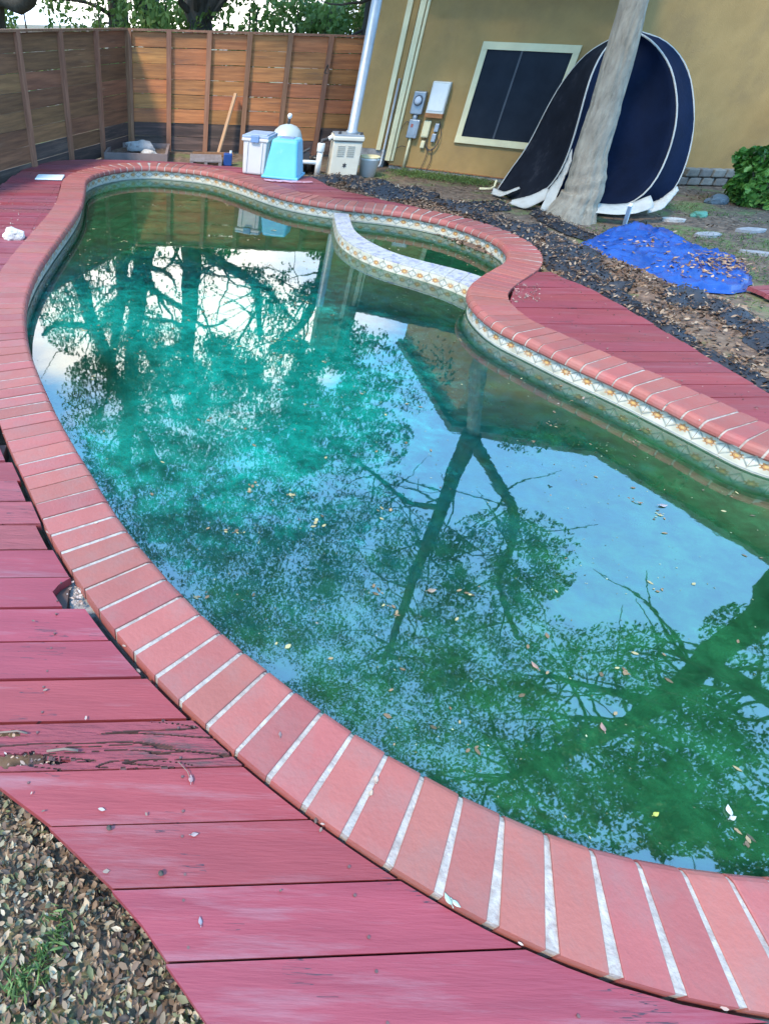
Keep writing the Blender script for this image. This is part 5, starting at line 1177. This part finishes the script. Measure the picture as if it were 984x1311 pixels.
one_leaf(474, 1016, 0, .020, (.60, .40, .26), 'tan leaf bit just below another on the coping joint', .9)
one_leaf(358, 941, 0, .018, (.30, .18, .16), 'thin brown seed on a coping brick', 1.5)
one_leaf(244, 998, -.014, .024, (.45, .26, .24), 'reddish dry leaf on the near deck below the rotten board', 1.6)
one_leaf(249, 1069, -.014, .020, (.40, .28, .26), 'small brown husk on the wide near deck board', .2)
one_leaf(123, 670, 0, .016, (.70, .62, .50), 'tiny pale fleck on a left coping brick', .2)
one_leaf(256, 1180, -.014, .018, (.36, .28, .30), 'grey husk on the lowest deck board', 1.7)
def acorn(x, y, label):
    p = at(x, y, -.014); t_ = thing('acorn', (p[0], p[1], -.012), label, 'acorn')
    mb = MB(); mb.lathe((0, 0, 0), [(.001, 0), (.005, .002), (.006, .006), (.004, .010), (.001, .012)], 10); mb.build('nut', mat('acorn', (.25, .14, .08), rough=.5), t_, True)
    mb = MB(); mb.lathe((0, 0, .007), [(.0065, 0), (.007, .003), (.003, .006), (.001, .008)], 10); mb.build('cap', m_bark2, t_, True)
acorn(206, 1120, 'acorn on the near deck board by the split'); acorn(140, 1062, 'acorn on the deck board edge left of the husk')
# debris in the holes and joints of the deck, twigs
P = []
for c_ in ((60, 955, .09, .02), (20, 968, .08, .02), (30, 935, .08, .015), (100, 762, .02, .04)):
    for _ in range(70): q = at(c_[0], c_[1], -.05); P.append((q[0]+random.gauss(0, c_[2]), q[1]+random.gauss(0, c_[3]), -.045+random.uniform(-.02, .012)))
for _ in range(160):
    q = at(random.uniform(655, 690), random.uniform(365, 388), -.02); P.append((q[0], q[1], -.010))
for _ in range(110):
    q = at(random.uniform(0, 60), random.uniform(250, 300), -.012); P.append((q[0]+random.gauss(0, .1), q[1]+random.gauss(0, .1), -.008))
for _ in range(90):
    q = at(random.uniform(700, 970), random.uniform(370, 540), -.012)
    if min(np.linalg.norm(OUT-q[:2], axis=1)) > .04: P.append((q[0], q[1], -.009))
for _ in range(120):
    i = random.randrange(len(OUT)); q = OUT[i]+N2[i]*random.uniform(0, .03); P.append((q[0], q[1], -.012))
for _ in range(18): q = at(random.uniform(0, 500), random.uniform(780, 1180), -.012); P.append((q[0], q[1], -.009))
tag(leaves('leaf_debris', P, rng.uniform(.006, .022, len(P)), leafmat('debris', [(.08, .05, .035), (.30, .2, .15), (.55, .42, .35)], 0), flat=.7), 'small dry leaf bits caught on the deck and in its cracks', None, None, 'stuff')
tg = MB(); m_tw = mat('twig', (.22, .15, .11), rough=.9)
def twig(pts, r, label):
    q = [Vector(at(x, y, z)) for x, y, z in pts]; mb = MB(); o0 = q[0].copy(); mb.tube([p-o0 for p in q], r, 6); o = mb.build('twig', m_tw, None, True); o.location = o0; tag(o, label, 'twig')
twig([(228, 975, -.008), (240, 988, -.006), (243, 996, -.008)], .0012, 'thin curved twig just above the reddish dry leaf')
twig([(60, 962, -.010), (82, 959, -.004), (100, 961, -.008)], .004, 'grey broken stick in the hole of the rotten board')
twig([(0, 938, -.012), (22, 936, -.004), (35, 939, -.010)], .003, 'short pale stick in the upper hole at the left edge')
# concrete footing showing in the notch beside the coping
p = at(101, 762, -.08); mb = MB(); mb.box((0, 0, 0), (.16, .22, .06), .3, None, .9); o = bevel(mb.build('concrete_footing', m_concrete), .02); o.location = (p[0]+.03, p[1], -.105); tag(o, 'rough concrete footing showing in the deck notch beside the coping', 'footing')
mb = MB()
for i in range(0, len(C), 4):
    for z in (-.064, -.30): q = OUT[i]-N2[i]*.012; mb.v.append((q[0], q[1], z))
k = len(mb.v)//2
for i in range(k): a, b = 2*i, 2*((i+1) % k); mb.f.append((a, a+1, b+1, b))
mb.build('bond_beam', m_concrete, pool)

# ------------------------------------------------------------------ groups of repeated things
GR = {'oak_tree': 'oak trees around the yard', 'wood_fence': 'horizontal board fences', 'hedge': 'leafy hedges beyond the fences', 'shrub': 'green shrubs beyond the far fence', 'junction_box': 'small boxes on the house wall', 'leaning_plank': 'leaning planks',
      'weed_netting': 'black weed netting over the garden bed', 'paving_stone': 'flat paving stones on the right', 'fallen_leaf': 'single leaves on water, coping and deck', 'acorn': 'acorns on the near deck', 'twig': 'twigs on the left deck', 'plank_scrap': 'pink plank scraps by the tarp', 'rock': 'loose rocks', 'cloth_scrap': 'crumpled scraps near the bush', 'post': 'slanting posts'}
for o in COL.objects:
    b_ = o.name.split('.')[0]
    if o.parent is None and 'category' in o and b_ in GR and 'group' not in o: o['group'] = GR[b_]
